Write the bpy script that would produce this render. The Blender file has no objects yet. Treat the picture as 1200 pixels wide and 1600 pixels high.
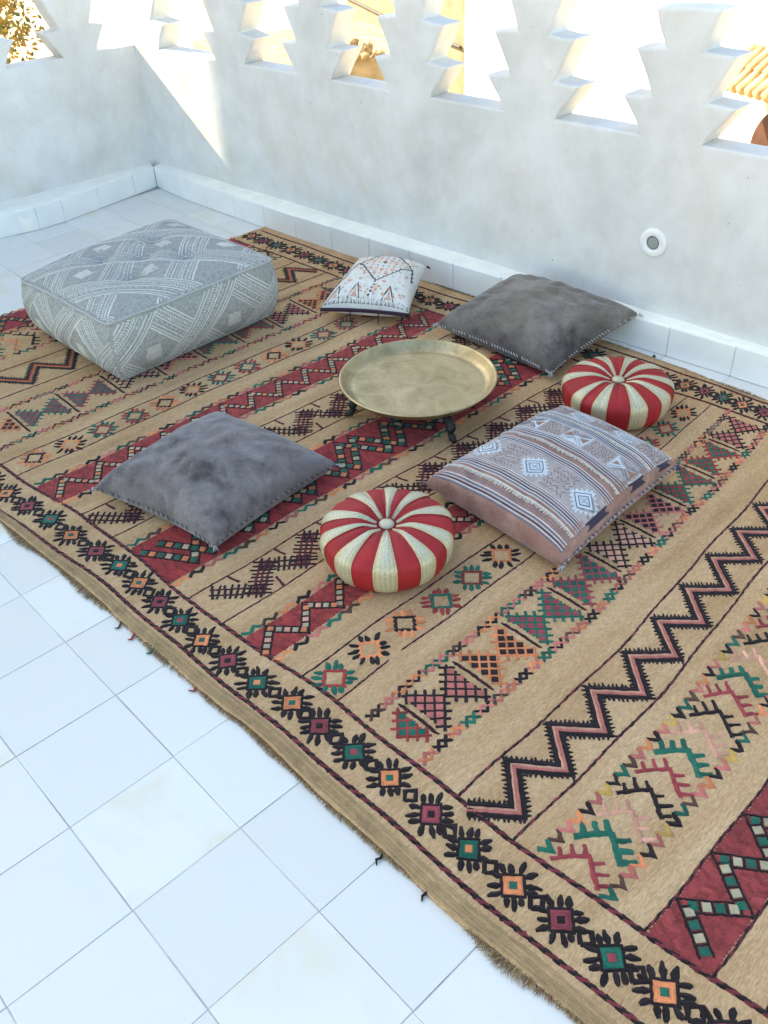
import bpy, bmesh, math, random
from mathutils import Vector, Matrix, noise
R = math.radians
rng = random.Random(7)
sc = bpy.context.scene
col = sc.collection

# ------------------------------------------------------------------ camera
cam_d = bpy.data.cameras.new('camera')
cam = bpy.data.objects.new('camera', cam_d); col.objects.link(cam)
sc.camera = cam
CAM = Vector((1.0195, -0.3776, 1.2841))
PITCH, ROLL, YAW = 0.64872, -0.05123, 2.41756
fw = Vector((math.cos(PITCH)*math.cos(YAW), math.cos(PITCH)*math.sin(YAW), -math.sin(PITCH)))
rt0 = Vector((math.sin(YAW), -math.cos(YAW), 0)); up0 = rt0.cross(fw)
rt = rt0*math.cos(ROLL)+up0*math.sin(ROLL); up = -rt0*math.sin(ROLL)+up0*math.cos(ROLL)
cam.matrix_world = Matrix(((rt.x, up.x, -fw.x, CAM.x), (rt.y, up.y, -fw.y, CAM.y), (rt.z, up.z, -fw.z, CAM.z), (0, 0, 0, 1)))
cam_d.sensor_fit = 'VERTICAL'; cam_d.sensor_height = 36.0; cam_d.lens = 36.0*1406.44/1600
cam_d.clip_start = 0.02; cam_d.clip_end = 2000

# ------------------------------------------------------------------ sky, sun, exposure
SUN_AZ = R(193.35)          # direction towards the sun in the xy plane
SUN_EL = R(36.5)
world = bpy.data.worlds.new('World'); sc.world = world; world.use_nodes = True
wn = world.node_tree.nodes; wl = world.node_tree.links; wn.clear()
wo = wn.new('ShaderNodeOutputWorld'); wb = wn.new('ShaderNodeBackground'); sk = wn.new('ShaderNodeTexSky')
sk.sky_type = 'NISHITA'; sk.sun_disc = False; sk.sun_elevation = SUN_EL
sk.sun_rotation = R(90)-SUN_AZ
sk.air_density = 1.0; sk.dust_density = 1.0; sk.ozone_density = 1.0
wb.inputs['Strength'].default_value = 0.15
wl.new(sk.outputs[0], wb.inputs[0]); wl.new(wb.outputs[0], wo.inputs[0])
sun_d = bpy.data.lights.new('sun', 'SUN'); sun_d.energy = 5.0; sun_d.angle = R(0.55); sun_d.color = (1.0, 0.89, 0.72)
sun = bpy.data.objects.new('sun', sun_d); col.objects.link(sun)
sun_dir = Vector((math.cos(SUN_EL)*math.cos(SUN_AZ), math.cos(SUN_EL)*math.sin(SUN_AZ), math.sin(SUN_EL)))
sun.rotation_euler = sun_dir.to_track_quat('Z', 'Y').to_euler(); sun.location = (-6, -1, 6)
vs = sc.view_settings
vs.view_transform = 'Standard'; vs.look = 'None'; vs.gamma = 1.0; vs.exposure = 1.9
vs.use_curve_mapping = False
vs.use_white_balance = True; vs.white_balance_temperature = 7800; vs.white_balance_tint = 4.0

# ------------------------------------------------------------------ materials
def nt(name):
    m = bpy.data.materials.new(name); m.use_nodes = True
    t = m.node_tree; t.nodes.clear()
    o = t.nodes.new('ShaderNodeOutputMaterial'); b = t.nodes.new('ShaderNodeBsdfPrincipled')
    t.links.new(b.outputs[0], o.inputs[0])
    return m, t, b
def N(t, kind, **kw):
    n = t.nodes.new(kind)
    for k, v in kw.items():
        if k in n.inputs: n.inputs[k].default_value = v
        else: setattr(n, k, v)
    return n
def ramp(t, src, stops):
    r = t.nodes.new('ShaderNodeValToRGB'); e = r.color_ramp.elements
    while len(e) < len(stops): e.new(0.5)
    for i, (p, c) in enumerate(stops):
        e[i].position = p; e[i].color = (*c, 1) if len(c) == 3 else c
    t.links.new(src, r.inputs[0]); return r
def mixc(t, fac, a, b, mode='MIX'):
    m = t.nodes.new('ShaderNodeMix'); m.data_type = 'RGBA'; m.blend_type = mode
    for s, v in ((m.inputs[0], fac), (m.inputs[6], a), (m.inputs[7], b)):
        if hasattr(v, 'links'): t.links.new(v, s)
        elif isinstance(v, (int, float)): s.default_value = v
        else: s.default_value = (*v, 1)
    return m.outputs[2]
def coords(t, scale=(1, 1, 1), kind='Object'):
    if kind == 'World':
        g = t.nodes.new('ShaderNodeNewGeometry'); src = g.outputs['Position']
    else:
        c = t.nodes.new('ShaderNodeTexCoord'); src = c.outputs[kind]
    mp = t.nodes.new('ShaderNodeMapping'); mp.inputs['Scale'].default_value = scale
    t.links.new(src, mp.inputs[0]); return mp.outputs[0]
def nz(t, vec, scale, detail=4, rough=.55, dist=0):
    n = N(t, 'ShaderNodeTexNoise', Scale=scale, Detail=detail, Roughness=rough, Distortion=dist)
    t.links.new(vec, n.inputs['Vector']); return n.outputs['Fac']
def bump(t, b, h, strength, dist=.002, prev=None):
    n = N(t, 'ShaderNodeBump', Strength=strength, Distance=dist)
    t.links.new(h, n.inputs['Height'])
    if prev is not None: t.links.new(prev.outputs[0], n.inputs['Normal'])
    t.links.new(n.outputs[0], b.inputs['Normal']); return n
M = {}
def mat_plaster():
    m, t, b = nt('lime_plaster')
    v = coords(t, kind='World')
    big = nz(t, v, 2.2, 6, .6, .6); mid = nz(t, v, 9, 5, .6); fine = nz(t, v, 160, 3, .6)
    c1 = ramp(t, big, [(.27, (.605, .605, .605)), (.5, (.69, .69, .69)), (.73, (.76, .76, .76))]).outputs[0]
    c2 = ramp(t, mid, [(.32, (.83, .82, .80)), (.62, (1, 1, 1))]).outputs[0]
    c = mixc(t, .7, c1, c2, 'MULTIPLY')
    # yellowish and grey weather stains, with a shape of their own
    v2 = coords(t, (1, 1, .45), 'World'); st = nz(t, v2, 3.7, 6, .65, 1.2)
    stain = ramp(t, st, [(.52, (0, 0, 0)), (.74, (1, 1, 1))]).outputs[0]
    mul = N(t, 'ShaderNodeMath', operation='MULTIPLY'); t.links.new(stain, mul.inputs[0]); mul.inputs[1].default_value = .5
    c = mixc(t, mul.outputs[0], c, (.62, .55, .47))
    sp = nz(t, v, 42, 2, .5); spots = ramp(t, sp, [(.765, (0, 0, 0)), (.80, (.6, .6, .6))]).outputs[0]
    c = mixc(t, spots, c, (.30, .29, .29))
    t.links.new(c, b.inputs['Base Color']); b.inputs['Roughness'].default_value = .82
    b.inputs['Specular IOR Level'].default_value = .25
    n1 = bump(t, b, nz(t, v, 14, 5, .6), .22, .010); bump(t, b, fine, .25, .002, n1)
    return m
def mat_tile():
    m, t, b = nt('white_cement_tile')
    v = coords(t, kind='World'); oi = t.nodes.new('ShaderNodeObjectInfo')
    base = ramp(t, oi.outputs['Random'], [(0, (.665, .66, .625)), (.5, (.71, .705, .675)), (1, (.745, .74, .715))]).outputs[0]
    cl = nz(t, v, 7, 5, .6, .5)
    stain = ramp(t, cl, [(.50, (0, 0, 0)), (.74, (1, 1, 1))]).outputs[0]
    rr = ramp(t, oi.outputs['Random'], [(.40, (.08, .08, .08)), (.75, (.75, .75, .75))]).outputs[0]
    f = N(t, 'ShaderNodeMath', operation='MULTIPLY'); t.links.new(stain, f.inputs[0]); t.links.new(rr, f.inputs[1])
    c = mixc(t, f.outputs[0], base, (.68, .60, .41))
    sp = ramp(t, nz(t, v, 55, 3, .6), [(.76, (0, 0, 0)), (.82, (.5, .5, .5))]).outputs[0]
    c = mixc(t, sp, c, (.5, .48, .43))
    t.links.new(c, b.inputs['Base Color'])
    rg = ramp(t, nz(t, v, 11, 4), [(.3, (.30, .30, .30)), (.7, (.48, .48, .48))]).outputs[0]; t.links.new(rg, b.inputs['Roughness'])
    bump(t, b, nz(t, v, 30, 4), .12, .002)
    return m
def mat_plain(name, c, rough=.7, metal=0., vary=.12, scale=30, bmp=0., spec=.4):
    m, t, b = nt(name); v = coords(t, kind='World')
    lo = tuple(x*(1-vary) for x in c); hi = tuple(min(1, x*(1+vary)) for x in c)
    t.links.new(ramp(t, nz(t, v, scale, 4), [(.3, lo), (.7, hi)]).outputs[0], b.inputs['Base Color'])
    b.inputs['Roughness'].default_value = rough; b.inputs['Metallic'].default_value = metal
    b.inputs['Specular IOR Level'].default_value = spec
    if bmp: bump(t, b, nz(t, v, scale*4, 3), bmp, .002)
    return m
def mat_thread(name, rough=.92, fibre=520, bmp=.8, vary=.48):
    m, t, b = nt(name); v = coords(t, kind='World')
    a = t.nodes.new('ShaderNodeVertexColor'); a.layer_name = 'Col'
    k = ramp(t, nz(t, v, 30, 6, .8), [(.25, (1-vary,)*3), (.75, (1+vary*.5,)*3)]).outputs[0]
    c = mixc(t, 1.0, a.outputs[0], k, 'MULTIPLY')
    t.links.new(c, b.inputs['Base Color']); b.inputs['Roughness'].default_value = rough
    b.inputs['Specular IOR Level'].default_value = .12
    b.inputs['Sheen Weight'].default_value = .12
    bump(t, b, nz(t, v, fibre, 2, .7), bmp, .002)
    return m
def mat_rugbase():
    m, t, b = nt('tan_flatweave')
    v = coords(t, kind='World')
    big = nz(t, coords(t, (7, 1.1, 1), 'World'), 2.4, 5, .6)
    fibre = nz(t, coords(t, (1, .22, 1), 'World'), 420, 3, .7)
    weft = N(t, 'ShaderNodeTexWave', Scale=150, Distortion=2.2, Detail=2); weft.inputs['Detail Scale'].default_value = 6
    weft.bands_direction = 'X'; t.links.new(v, weft.inputs['Vector'])
    c = ramp(t, big, [(.28, (.46, .282, .145)), (.5, (.575, .372, .205)), (.72, (.65, .445, .262))]).outputs[0]
    c = mixc(t, .8, c, ramp(t, fibre, [(.28, (.56, .52, .48)), (.68, (1.15, 1.15, 1.15))]).outputs[0], 'MULTIPLY')
    c = mixc(t, .16, c, ramp(t, weft.outputs[0], [(0, (.66, .63, .6)), (.6, (1, 1, 1))]).outputs[0], 'MULTIPLY')
    t.links.new(c, b.inputs['Base Color']); b.inputs['Roughness'].default_value = .95; b.inputs['Specular IOR Level'].default_value = .1
    n1 = bump(t, b, weft.outputs[0], .35, .0012); n2 = bump(t, b, fibre, .7, .002, n1)
    return m
def mat_velvet(name, lo, hi, alt, scale=9):
    m, t, b = nt(name); v = coords(t, kind='World')
    f = nz(t, v, scale*1.4, 7, .68, .25)
    c = ramp(t, f, [(.34, lo), (.52, tuple((a+d)/2 for a, d in zip(lo, hi))), (.70, hi)]).outputs[0]
    g = ramp(t, nz(t, v, 6.3, 5, .65, .2), [(.42, (0, 0, 0)), (.68, (1, 1, 1))]).outputs[0]
    k = N(t, 'ShaderNodeMath', operation='MULTIPLY'); t.links.new(g, k.inputs[0]); k.inputs[1].default_value = .7
    c = mixc(t, k.outputs[0], c, alt)
    c = mixc(t, .45, c, ramp(t, nz(t, v, 190, 3, .7), [(.3, (.7, .7, .7)), (.7, (1.15, 1.15, 1.15))]).outputs[0], 'MULTIPLY')
    t.links.new(c, b.inputs['Base Color']); b.inputs['Roughness'].default_value = .88
    b.inputs['Sheen Weight'].default_value = .35; b.inputs['Sheen Roughness'].default_value = .45
    b.inputs['Specular IOR Level'].default_value = .15
    n1 = bump(t, b, nz(t, v, 26, 6, .68, .3), .6, .008); bump(t, b, nz(t, v, 500, 2), .35, .0015, n1)
    return m
def mat_brass():
    m, t, b = nt('aged_brass'); v = coords(t, kind='World')
    f = nz(t, v, 13, 6, .65, .8); g = nz(t, v, 120, 3, .7)
    c = ramp(t, f, [(.25, (.34, .265, .14)), (.5, (.49, .395, .23)), (.75, (.60, .49, .31))]).outputs[0]
    c = mixc(t, .35, c, ramp(t, g, [(.35, (.7, .66, .6)), (.6, (1, 1, 1))]).outputs[0], 'MULTIPLY')
    t.links.new(c, b.inputs['Base Color']); b.inputs['Metallic'].default_value = .92
    t.links.new(ramp(t, f, [(.3, (.52,)*3), (.7, (.36,)*3)]).outputs[0], b.inputs['Roughness'])
    n1 = bump(t, b, nz(t, v, 22, 3), .10, .004); bump(t, b, g, .10, .001, n1)
    return m
M['plaster'] = mat_plaster(); M['tile'] = mat_tile()
M['skirt'] = mat_plain('white_glazed_skirting', (.83, .835, .82), .4, vary=.05, scale=9)
M['grout'] = mat_plain('grey_grout', (.52, .51, .49), .95, vary=.55, scale=5, bmp=.3, spec=.1)
M['cap'] = mat_plain('white_mortar', (.86, .84, .77), .85, vary=.06, scale=14, bmp=.4, spec=.2)
M['rug'] = mat_rugbase(); M['wool'] = mat_thread('wool_embroidery')
M['cotton'] = mat_thread('cotton_thread', .85, 900, .35, .18)
M['grey1'] = mat_velvet('grey_velvet', (.066, .055, .056), (.295, .266, .268), (.145, .112, .110))
M['grey2'] = mat_velvet('taupe_velvet', (.060, .046, .042), (.255, .225, .205), (.185, .16, .12), 7)
M['brown'] = mat_velvet('rose_brown_velvet', (.22, .108, .085), (.43, .245, .195), (.30, .145, .115), 14)
M['whitefab'] = mat_plain('white_wool_cloth', (.70, .67, .62), .9, vary=.1, scale=60, bmp=.6, spec=.1)
M['pink'] = mat_plain('dusty_pink_backing', (.40, .27, .25), .9, vary=.15, scale=50, bmp=.4, spec=.1)
M['poufbase'] = mat_plain('grey_woven_cloth', (.345, .345, .325), .92, vary=.22, scale=120, bmp=.8, spec=.1)
M['redcloth'] = mat_plain('crimson_satin', (.33, .016, .020), .6, vary=.18, scale=16, bmp=.25, spec=.3)
M['brass'] = mat_brass()
M['iron'] = mat_plain('dark_verdigris_iron', (.035, .038, .036), .6, .55, .4, 60, .5)
M['steel'] = mat_plain('white_enamel_ring', (.78, .79, .80), .35, 0, .03, 20)
M['lens'] = mat_plain('grey_lens', (.30, .32, .31), .45, 0, .2, 300, .6)
M['lamphole'] = mat_plain('dark_rim', (.12, .12, .12), .6)
def mat_ribbon():
    m, t, b = nt('gold_brocade'); a = t.nodes.new('ShaderNodeVertexColor'); a.layer_name = 'Col'
    v = coords(t, kind='World')
    k = ramp(t, nz(t, v, 260, 2, .7), [(.3, (.72,)*3), (.7, (1.1,)*3)]).outputs[0]
    t.links.new(mixc(t, 1, a.outputs[0], k, 'MULTIPLY'), b.inputs['Base Color'])
    b.inputs['Roughness'].default_value = .42; b.inputs['Metallic'].default_value = .25
    bump(t, b, nz(t, v, 420, 2), .5, .0015); return m
M['ribbon'] = mat_ribbon()

# ------------------------------------------------------------------ object helpers
ORG = {}
def tag(o, label=None, cat=None, group=None, kind=None):
    if label: o['label'] = label
    if cat: o['category'] = cat
    if group: o['group'] = group
    if kind: o['kind'] = kind
    return o
def thing(name, loc, label, cat, group=None):
    e = bpy.data.objects.new(name, None); col.objects.link(e); e.location = loc; e.empty_display_size = .05
    ORG[e.name] = Vector(loc); return tag(e, label, cat, group)
def org(o): return ORG.get(o.name, Vector((0, 0, 0))) if o else Vector((0, 0, 0))
def link(me, name, mat, parent=None):
    o = bpy.data.objects.new(name, me); col.objects.link(o)
    if mat is not None and not me.materials:
        me.materials.append(mat)
    if parent: o.parent = parent
    ORG[o.name] = org(parent)
    return o
def mesh_obj(name, verts, faces, mat, parent=None, cols=None, smooth=False):
    off = org(parent)
    me = bpy.data.meshes.new(name)
    me.from_pydata([(v[0]-off.x, v[1]-off.y, v[2]-off.z) for v in verts], [], faces)
    if cols:
        a = me.color_attributes.new('Col', 'FLOAT_COLOR', 'POINT')
        a.data.foreach_set('color', [x for c in cols for x in (c[0], c[1], c[2], 1.0)])
    if smooth: me.polygons.foreach_set('use_smooth', [True]*len(me.polygons))
    me.update()
    return link(me, name, mat, parent)
def bm_obj(name, bm, mat, parent=None, smooth=False):
    off = org(parent); bmesh.ops.translate(bm, verts=bm.verts, vec=-off)
    bmesh.ops.recalc_face_normals(bm, faces=bm.faces)
    me = bpy.data.meshes.new(name); bm.to_mesh(me); bm.free()
    if smooth: me.polygons.foreach_set('use_smooth', [True]*len(me.polygons))
    return link(me, name, mat, parent)
def box_bm(cx, cy, cz, sx, sy, sz, rz=0., bev=0., seg=1):
    bm = bmesh.new(); bmesh.ops.create_cube(bm, size=1)
    bmesh.ops.scale(bm, verts=bm.verts, vec=(sx, sy, sz))
    if bev: bmesh.ops.bevel(bm, geom=bm.edges[:], offset=bev, segments=seg, affect='EDGES', profile=.5)
    bmesh.ops.rotate(bm, verts=bm.verts, cent=(0, 0, 0), matrix=Matrix.Rotation(rz, 3, 'Z'))
    bmesh.ops.translate(bm, verts=bm.verts, vec=(cx, cy, cz)); return bm
def lathe(name, prof, mat, parent, c, n=64, smooth=True):
    vs_, fs = [], []
    for i in range(n):
        a = 2*math.pi*i/n
        for r, z in prof: vs_.append((c[0]+r*math.cos(a), c[1]+r*math.sin(a), c[2]+z))
    k = len(prof)
    for i in range(n):
        j = (i+1) % n
        for q in range(k-1): fs.append((i*k+q, j*k+q, j*k+q+1, i*k+q+1))
    return mesh_obj(name, vs_, fs, mat, parent, smooth=smooth)
def tube_geo(pts, rad, n=8):
    vs_, fs = [], []
    pts = [Vector(p) for p in pts]
    for i, p in enumerate(pts):
        d = (pts[min(i+1, len(pts)-1)]-pts[max(i-1, 0)]).normalized()
        a = d.cross(Vector((0, 0, 1)));
        if a.length < .05: a = d.cross(Vector((1, 0, 0)))
        a.normalize(); b = d.cross(a); r = rad[i] if isinstance(rad, (list, tuple)) else rad
        for k in range(n):
            t = 2*math.pi*k/n; vs_.append(p+a*(r*math.cos(t))+b*(r*math.sin(t)))
    for i in range(len(pts)-1):
        for k in range(n): fs.append((i*n+k, i*n+(k+1) % n, (i+1)*n+(k+1) % n, (i+1)*n+k))
    fs.append(tuple(range(n))[::-1]); fs.append(tuple(range((len(pts)-1)*n, len(pts)*n)))
    return vs_, fs
def interp(tab, x):
    if x <= tab[0][0]: (a, b), (c, d) = tab[0], tab[1]
    elif x >= tab[-1][0]: (a, b), (c, d) = tab[-2], tab[-1]
    else:
        for q in range(len(tab)-1):
            if tab[q][0] <= x <= tab[q+1][0]: (a, b), (c, d) = tab[q], tab[q+1]; break
    return b+(d-b)*(x-a)/(c-a)

class Thread:
    """collects raised yarn strokes and stitched patches; fn(a, b, h) maps pattern metres + height to a world point"""
    def __init__(s, fn, lift=.0012, wk=1.0, pj=0., st=.03, wj=0.): s.fn, s.v, s.f, s.c, s.lift, s.wk, s.pj, s.st, s.wj = fn, [], [], [], lift, wk, pj, st, wj
    def stroke(s, pts, w, c, h=None, step=None, jit=.08):
        h = s.lift if h is None else h; step = min(step or s.st, s.st); jit = max(jit, s.wj)
        P_ = [(p[0], p[1]) for p in pts]
        W = w if isinstance(w, (list, tuple)) else None
        out, ws = [P_[0]], [W[0] if W else w]
        for i in range(1, len(P_)):
            a, b = P_[i-1], P_[i]; L = math.hypot(b[0]-a[0], b[1]-a[1]); k = max(1, int(math.ceil(L/step)))
            for q in range(1, k+1):
                out.append((a[0]+(b[0]-a[0])*q/k+rng.uniform(-s.pj, s.pj), a[1]+(b[1]-a[1])*q/k+rng.uniform(-s.pj, s.pj)))
                ws.append(W[i-1]+(W[i]-W[i-1])*q/k if W else w)
        n = len(out); b0 = len(s.v); g = 1+rng.uniform(-jit, jit)*1.5; c = tuple(x*g for x in c)
        for i, p in enumerate(out):
            a, b = out[max(i-1, 0)], out[min(i+1, n-1)]
            dx, dy = b[0]-a[0], b[1]-a[1]; L = math.hypot(dx, dy) or 1; nx, ny = -dy/L, dx/L
            k = 1.0
            if 0 < i < n-1:
                e0x, e0y = p[0]-a[0], p[1]-a[1]; l0 = math.hypot(e0x, e0y) or 1
                k = 1/max(.45, abs((-e0y*nx+e0x*ny)/l0))
            hw = s.wk*ws[i]*.5*k*(1+rng.uniform(-jit, jit))
            s.v += [s.fn(p[0]+nx*hw, p[1]+ny*hw, h*.1), s.fn(p[0], p[1], h), s.fn(p[0]-nx*hw, p[1]-ny*hw, h*.1)]
            s.c += [c, c, c]
        for i in range(n-1):
            q = b0+i*3; s.f += [(q, q+3, q+4, q+1), (q+1, q+4, q+5, q+2)]
    def poly(s, pts, c, h=None, flat=False):
        h = s.lift*.75 if h is None else h
        b0 = len(s.v); g = 1+rng.uniform(-.1, .1); c = tuple(x*g for x in c)
        cx = sum(p[0] for p in pts)/len(pts); cy = sum(p[1] for p in pts)/len(pts)
        s.v.append(s.fn(cx, cy, h)); s.c.append(c)
        for p in pts: s.v.append(s.fn(p[0], p[1], h if flat else h*.55)); s.c.append(c)
        k = len(pts)
        for i in range(k): s.f.append((b0, b0+1+i, b0+1+(i+1) % k))
    def cord(s, pts, w, c1, c2, pitch=.013, h=None):
        """two plied yarns: short slanted stitches of alternating colour"""
        h = s.lift*1.3 if h is None else h
        i = 0
        for q in range(len(pts)-1):
            a, b = pts[q], pts[q+1]; L = math.hypot(b[0]-a[0], b[1]-a[1]); n = max(1, round(L/pitch))
            dx, dy = (b[0]-a[0])/n, (b[1]-a[1])/n; l = L/n; ux, uy = dx/l, dy/l; nx, ny = -uy, ux
            for k in range(n):
                x, y = a[0]+dx*k, a[1]+dy*k; hw = w*.5*(1+rng.uniform(-.12, .12))
                s.stroke([(x-ux*l*.35-nx*hw*.55, y-uy*l*.35-ny*hw*.55), (x+dx*.5, y+dy*.5), (x+dx+ux*l*.35+nx*hw*.55, y+dy+uy*l*.35+ny*hw*.55)],
                         [w*.45, w*.95, w*.45], c1 if i % 2 else c2, h); i += 1
    def build(s, name, parent, mat=None):
        return mesh_obj(name, s.v, s.f, mat or M['wool'], parent, s.c, smooth=False)

# ------------------------------------------------------------------ terrace floor
floor = bm_obj('terrace_floor', box_bm(-.2, -.6, -.0515, 6.2, 5.6, .10), M['grout'])
tag(floor, kind='structure')
FRONT = [(-2.0, .035), (-.887, .083), (-.466, .107), (0, .126), (.4, .133), (.76, .149), (1.6, .19)]
BACK = [(-2.0, 1.757), (-1.05, 1.775), (-.24, 1.806), (.15, 1.80), (1.6, 1.86)]
T = .2
def tile_mesh(seed):
    r = random.Random(seed); bm = box_bm(0, 0, -.01, T-.0013, T-.0013, .02, 0, .0008, 1)
    for v in bm.verts: v.co.x += r.uniform(-.0005, .0005); v.co.y += r.uniform(-.0005, .0005)
    me = bpy.data.meshes.new('floor_tile'); bm.to_mesh(me); bm.free(); me.materials.append(M['tile']); return me
TM = [tile_mesh(i) for i in range(6)]
nt_ = 0
for i in range(-14, 11):
    for j in range(-9, 10):
        x, y = (i+.5)*T, (j+.5)*T
        if x > -1.9 and x < 1.5 and interp(FRONT, x)+.13 < y < interp(BACK, x)-.13: continue
        if x < -2.9 or y > 1.98: continue
        if j < -6 and (i < -8): continue
        o = link(TM[rng.randrange(6)], 'floor_tile', None, floor); nt_ += 1
        o.location = (x+rng.uniform(-.0007, .0007), y+rng.uniform(-.0007, .0007), rng.uniform(-.0005, .0005))
        o.rotation_euler = (rng.uniform(-.002, .002), rng.uniform(-.002, .002), rng.choice([0, 1, 2, 3])*math.pi/2+rng.uniform(-.003, .003))

# ------------------------------------------------------------------ pierced parapets
WC = Vector((-2.8327, 1.7271)); WR = Vector((.1116, 1.8739)); WT = (WR-WC).normalized(); WN = Vector((-WT.y, WT.x))
WALL_OFF = .035; THICK = .095
def on_right(s, z, d=0.): p = WC+WT*s+WN*(WALL_OFF+d); return Vector((p.x, p.y, z))
LX = WC.x-.03
def on_left(s, z, d=0.): return Vector((LX-d, WC.y-s+.0, z))
SILL, Z1, Z2, Z3 = .590, .686, .802, .90
JD = .03
def wob(pts, amp):
    out = []
    for i, p in enumerate(pts): out.append((p[0]+rng.uniform(-amp, amp), p[1]+rng.uniform(-amp, amp)))
    return out
def slab(name, outline, place, parent, keep_sharp_z=None, bevel=.010, only_z=None):
    """outline (s, z) extruded through the wall thickness; edges rounded by hand-plastering"""
    bm = bmesh.new()
    f = [bm.verts.new(place(s, z, 0)) for s, z in outline]; b = [bm.verts.new(place(s, z, THICK)) for s, z in outline]
    bm.faces.new(f); bm.faces.new(b[::-1]); n = len(outline)
    for i in range(n): bm.faces.new((f[i], b[i], b[(i+1) % n], f[(i+1) % n]))
    bmesh.ops.recalc_face_normals(bm, faces=bm.faces)
    ed = []
    for e in bm.edges:
        z0, z1 = e.verts[0].co.z, e.verts[1].co.z
        if keep_sharp_z is not None and (abs(z0-keep_sharp_z) < .004 and abs(z1-keep_sharp_z) < .004): continue
        if only_z is not None and not only_z(e): continue
        ed.append(e)
    if ed: bmesh.ops.bevel(bm, geom=ed, offset=bevel, segments=3, affect='EDGES', profile=.6)
    return bm_obj(name, bm, M['plaster'], parent)
def merlon(place, parent, c, sc_=1.0, half=None, flip=1):
    """three stacked upward-flaring tiers"""
    prof = [(.090, SILL), (.166, Z1), (.080, Z1+.008), (.1415, Z2), (.053, Z2+.008), (.090, Z3)]
    pr = [(c+flip*w*sc_, z) for w, z in prof]; pl = [(c-flip*w*sc_, z) for w, z in prof]
    if half is not None: pl = [(half, SILL), (half, Z3)]
    pts = pr+pl[::-1]
    pts = [(pr[0][0], SILL-JD), pts[0]]+[(s+rng.uniform(-.005, .005), z+rng.uniform(-.004, .004)) for s, z in pts[1:-1]]+[pts[-1], (pl[0][0], SILL-JD)]
    fine = []
    for q in range(len(pts)):
        a, b = pts[q], pts[(q+1) % len(pts)]; fine.append(a)
        if min(a[1], b[1]) > SILL-.001 and math.hypot(a[0]-b[0], a[1]-b[1]) > .06 and max(a[1], b[1]) > SILL+.01: fine.append(((a[0]+b[0])/2+rng.uniform(-.004, .004), (a[1]+b[1])/2+rng.uniform(-.004, .004)))
    pts = fine
    return slab('merlon', pts, place, parent, only_z=lambda e: max(v.co.z for v in e.verts) > SILL+.01)
back_wall = thing('pierced_parapet_wall', (on_right(1.6, 0).x, on_right(1.6, 0).y, 0), 'long white plastered parapet pierced by stepped gaps, with round light set in it', 'wall', 'pierced terrace parapets')
R_END = 5.2
cents = [.090, .632, 1.113, 1.578, 2.060, 2.528, 3.0, 3.47, 3.94, 4.41, 4.88]
bp = [(-THICK-.005, -.30), (R_END, -.30), (R_END, SILL)]
for c in cents[::-1]: bp += [(c+.09, SILL), (c+.09, SILL-JD), (c-.09, SILL-JD), (c-.09, SILL)] if c > .1 else [(c+.065, SILL), (c+.065, SILL-JD), (-.03, SILL-JD), (-.03, SILL)]
bp += [(-THICK-.005, SILL)]
sill_e = lambda e: all(abs(v.co.z-SILL) < .001 for v in e.verts) and e.calc_length() > .2 and abs((e.verts[0].co-e.verts[1].co).normalized().dot(Vector((WT.x, WT.y, 0)))) > .9
slab('wall_body', bp, on_right, back_wall, only_z=sill_e)
for c in cents:
    if c > .1: merlon(on_right, back_wall, c)
    else: merlon(on_right, back_wall, c-.025, half=-.03)
side_wall = thing('pierced_parapet_wall', (LX, .9, 0), 'short white plastered parapet with stepped gaps meeting the long one in the corner', 'wall', 'pierced terrace parapets')
lc = [.220, .62, 1.04, 1.46, 1.88, 2.30, 2.72, 3.14]
L0 = -.036
bl = [(L0, -.30), (3.4, -.30), (3.4, SILL)]
for c in lc[::-1]: bl += [(c+.0747, SILL), (c+.0747, SILL-JD), (c-.0747, SILL-JD), (c-.0747, SILL)]
bl += [(L0, SILL)]
sill_l = lambda e: all(abs(v.co.z-SILL) < .001 for v in e.verts) and e.calc_length() > .1 and abs((e.verts[0].co-e.verts[1].co).normalized().y) > .9 and max(v.co.y for v in e.verts) < WC.y+.03
slab('wall_body', bl, on_left, side_wall, only_z=sill_l)
for c in lc: merlon(on_left, side_wall, c, sc_=.83)

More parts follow.
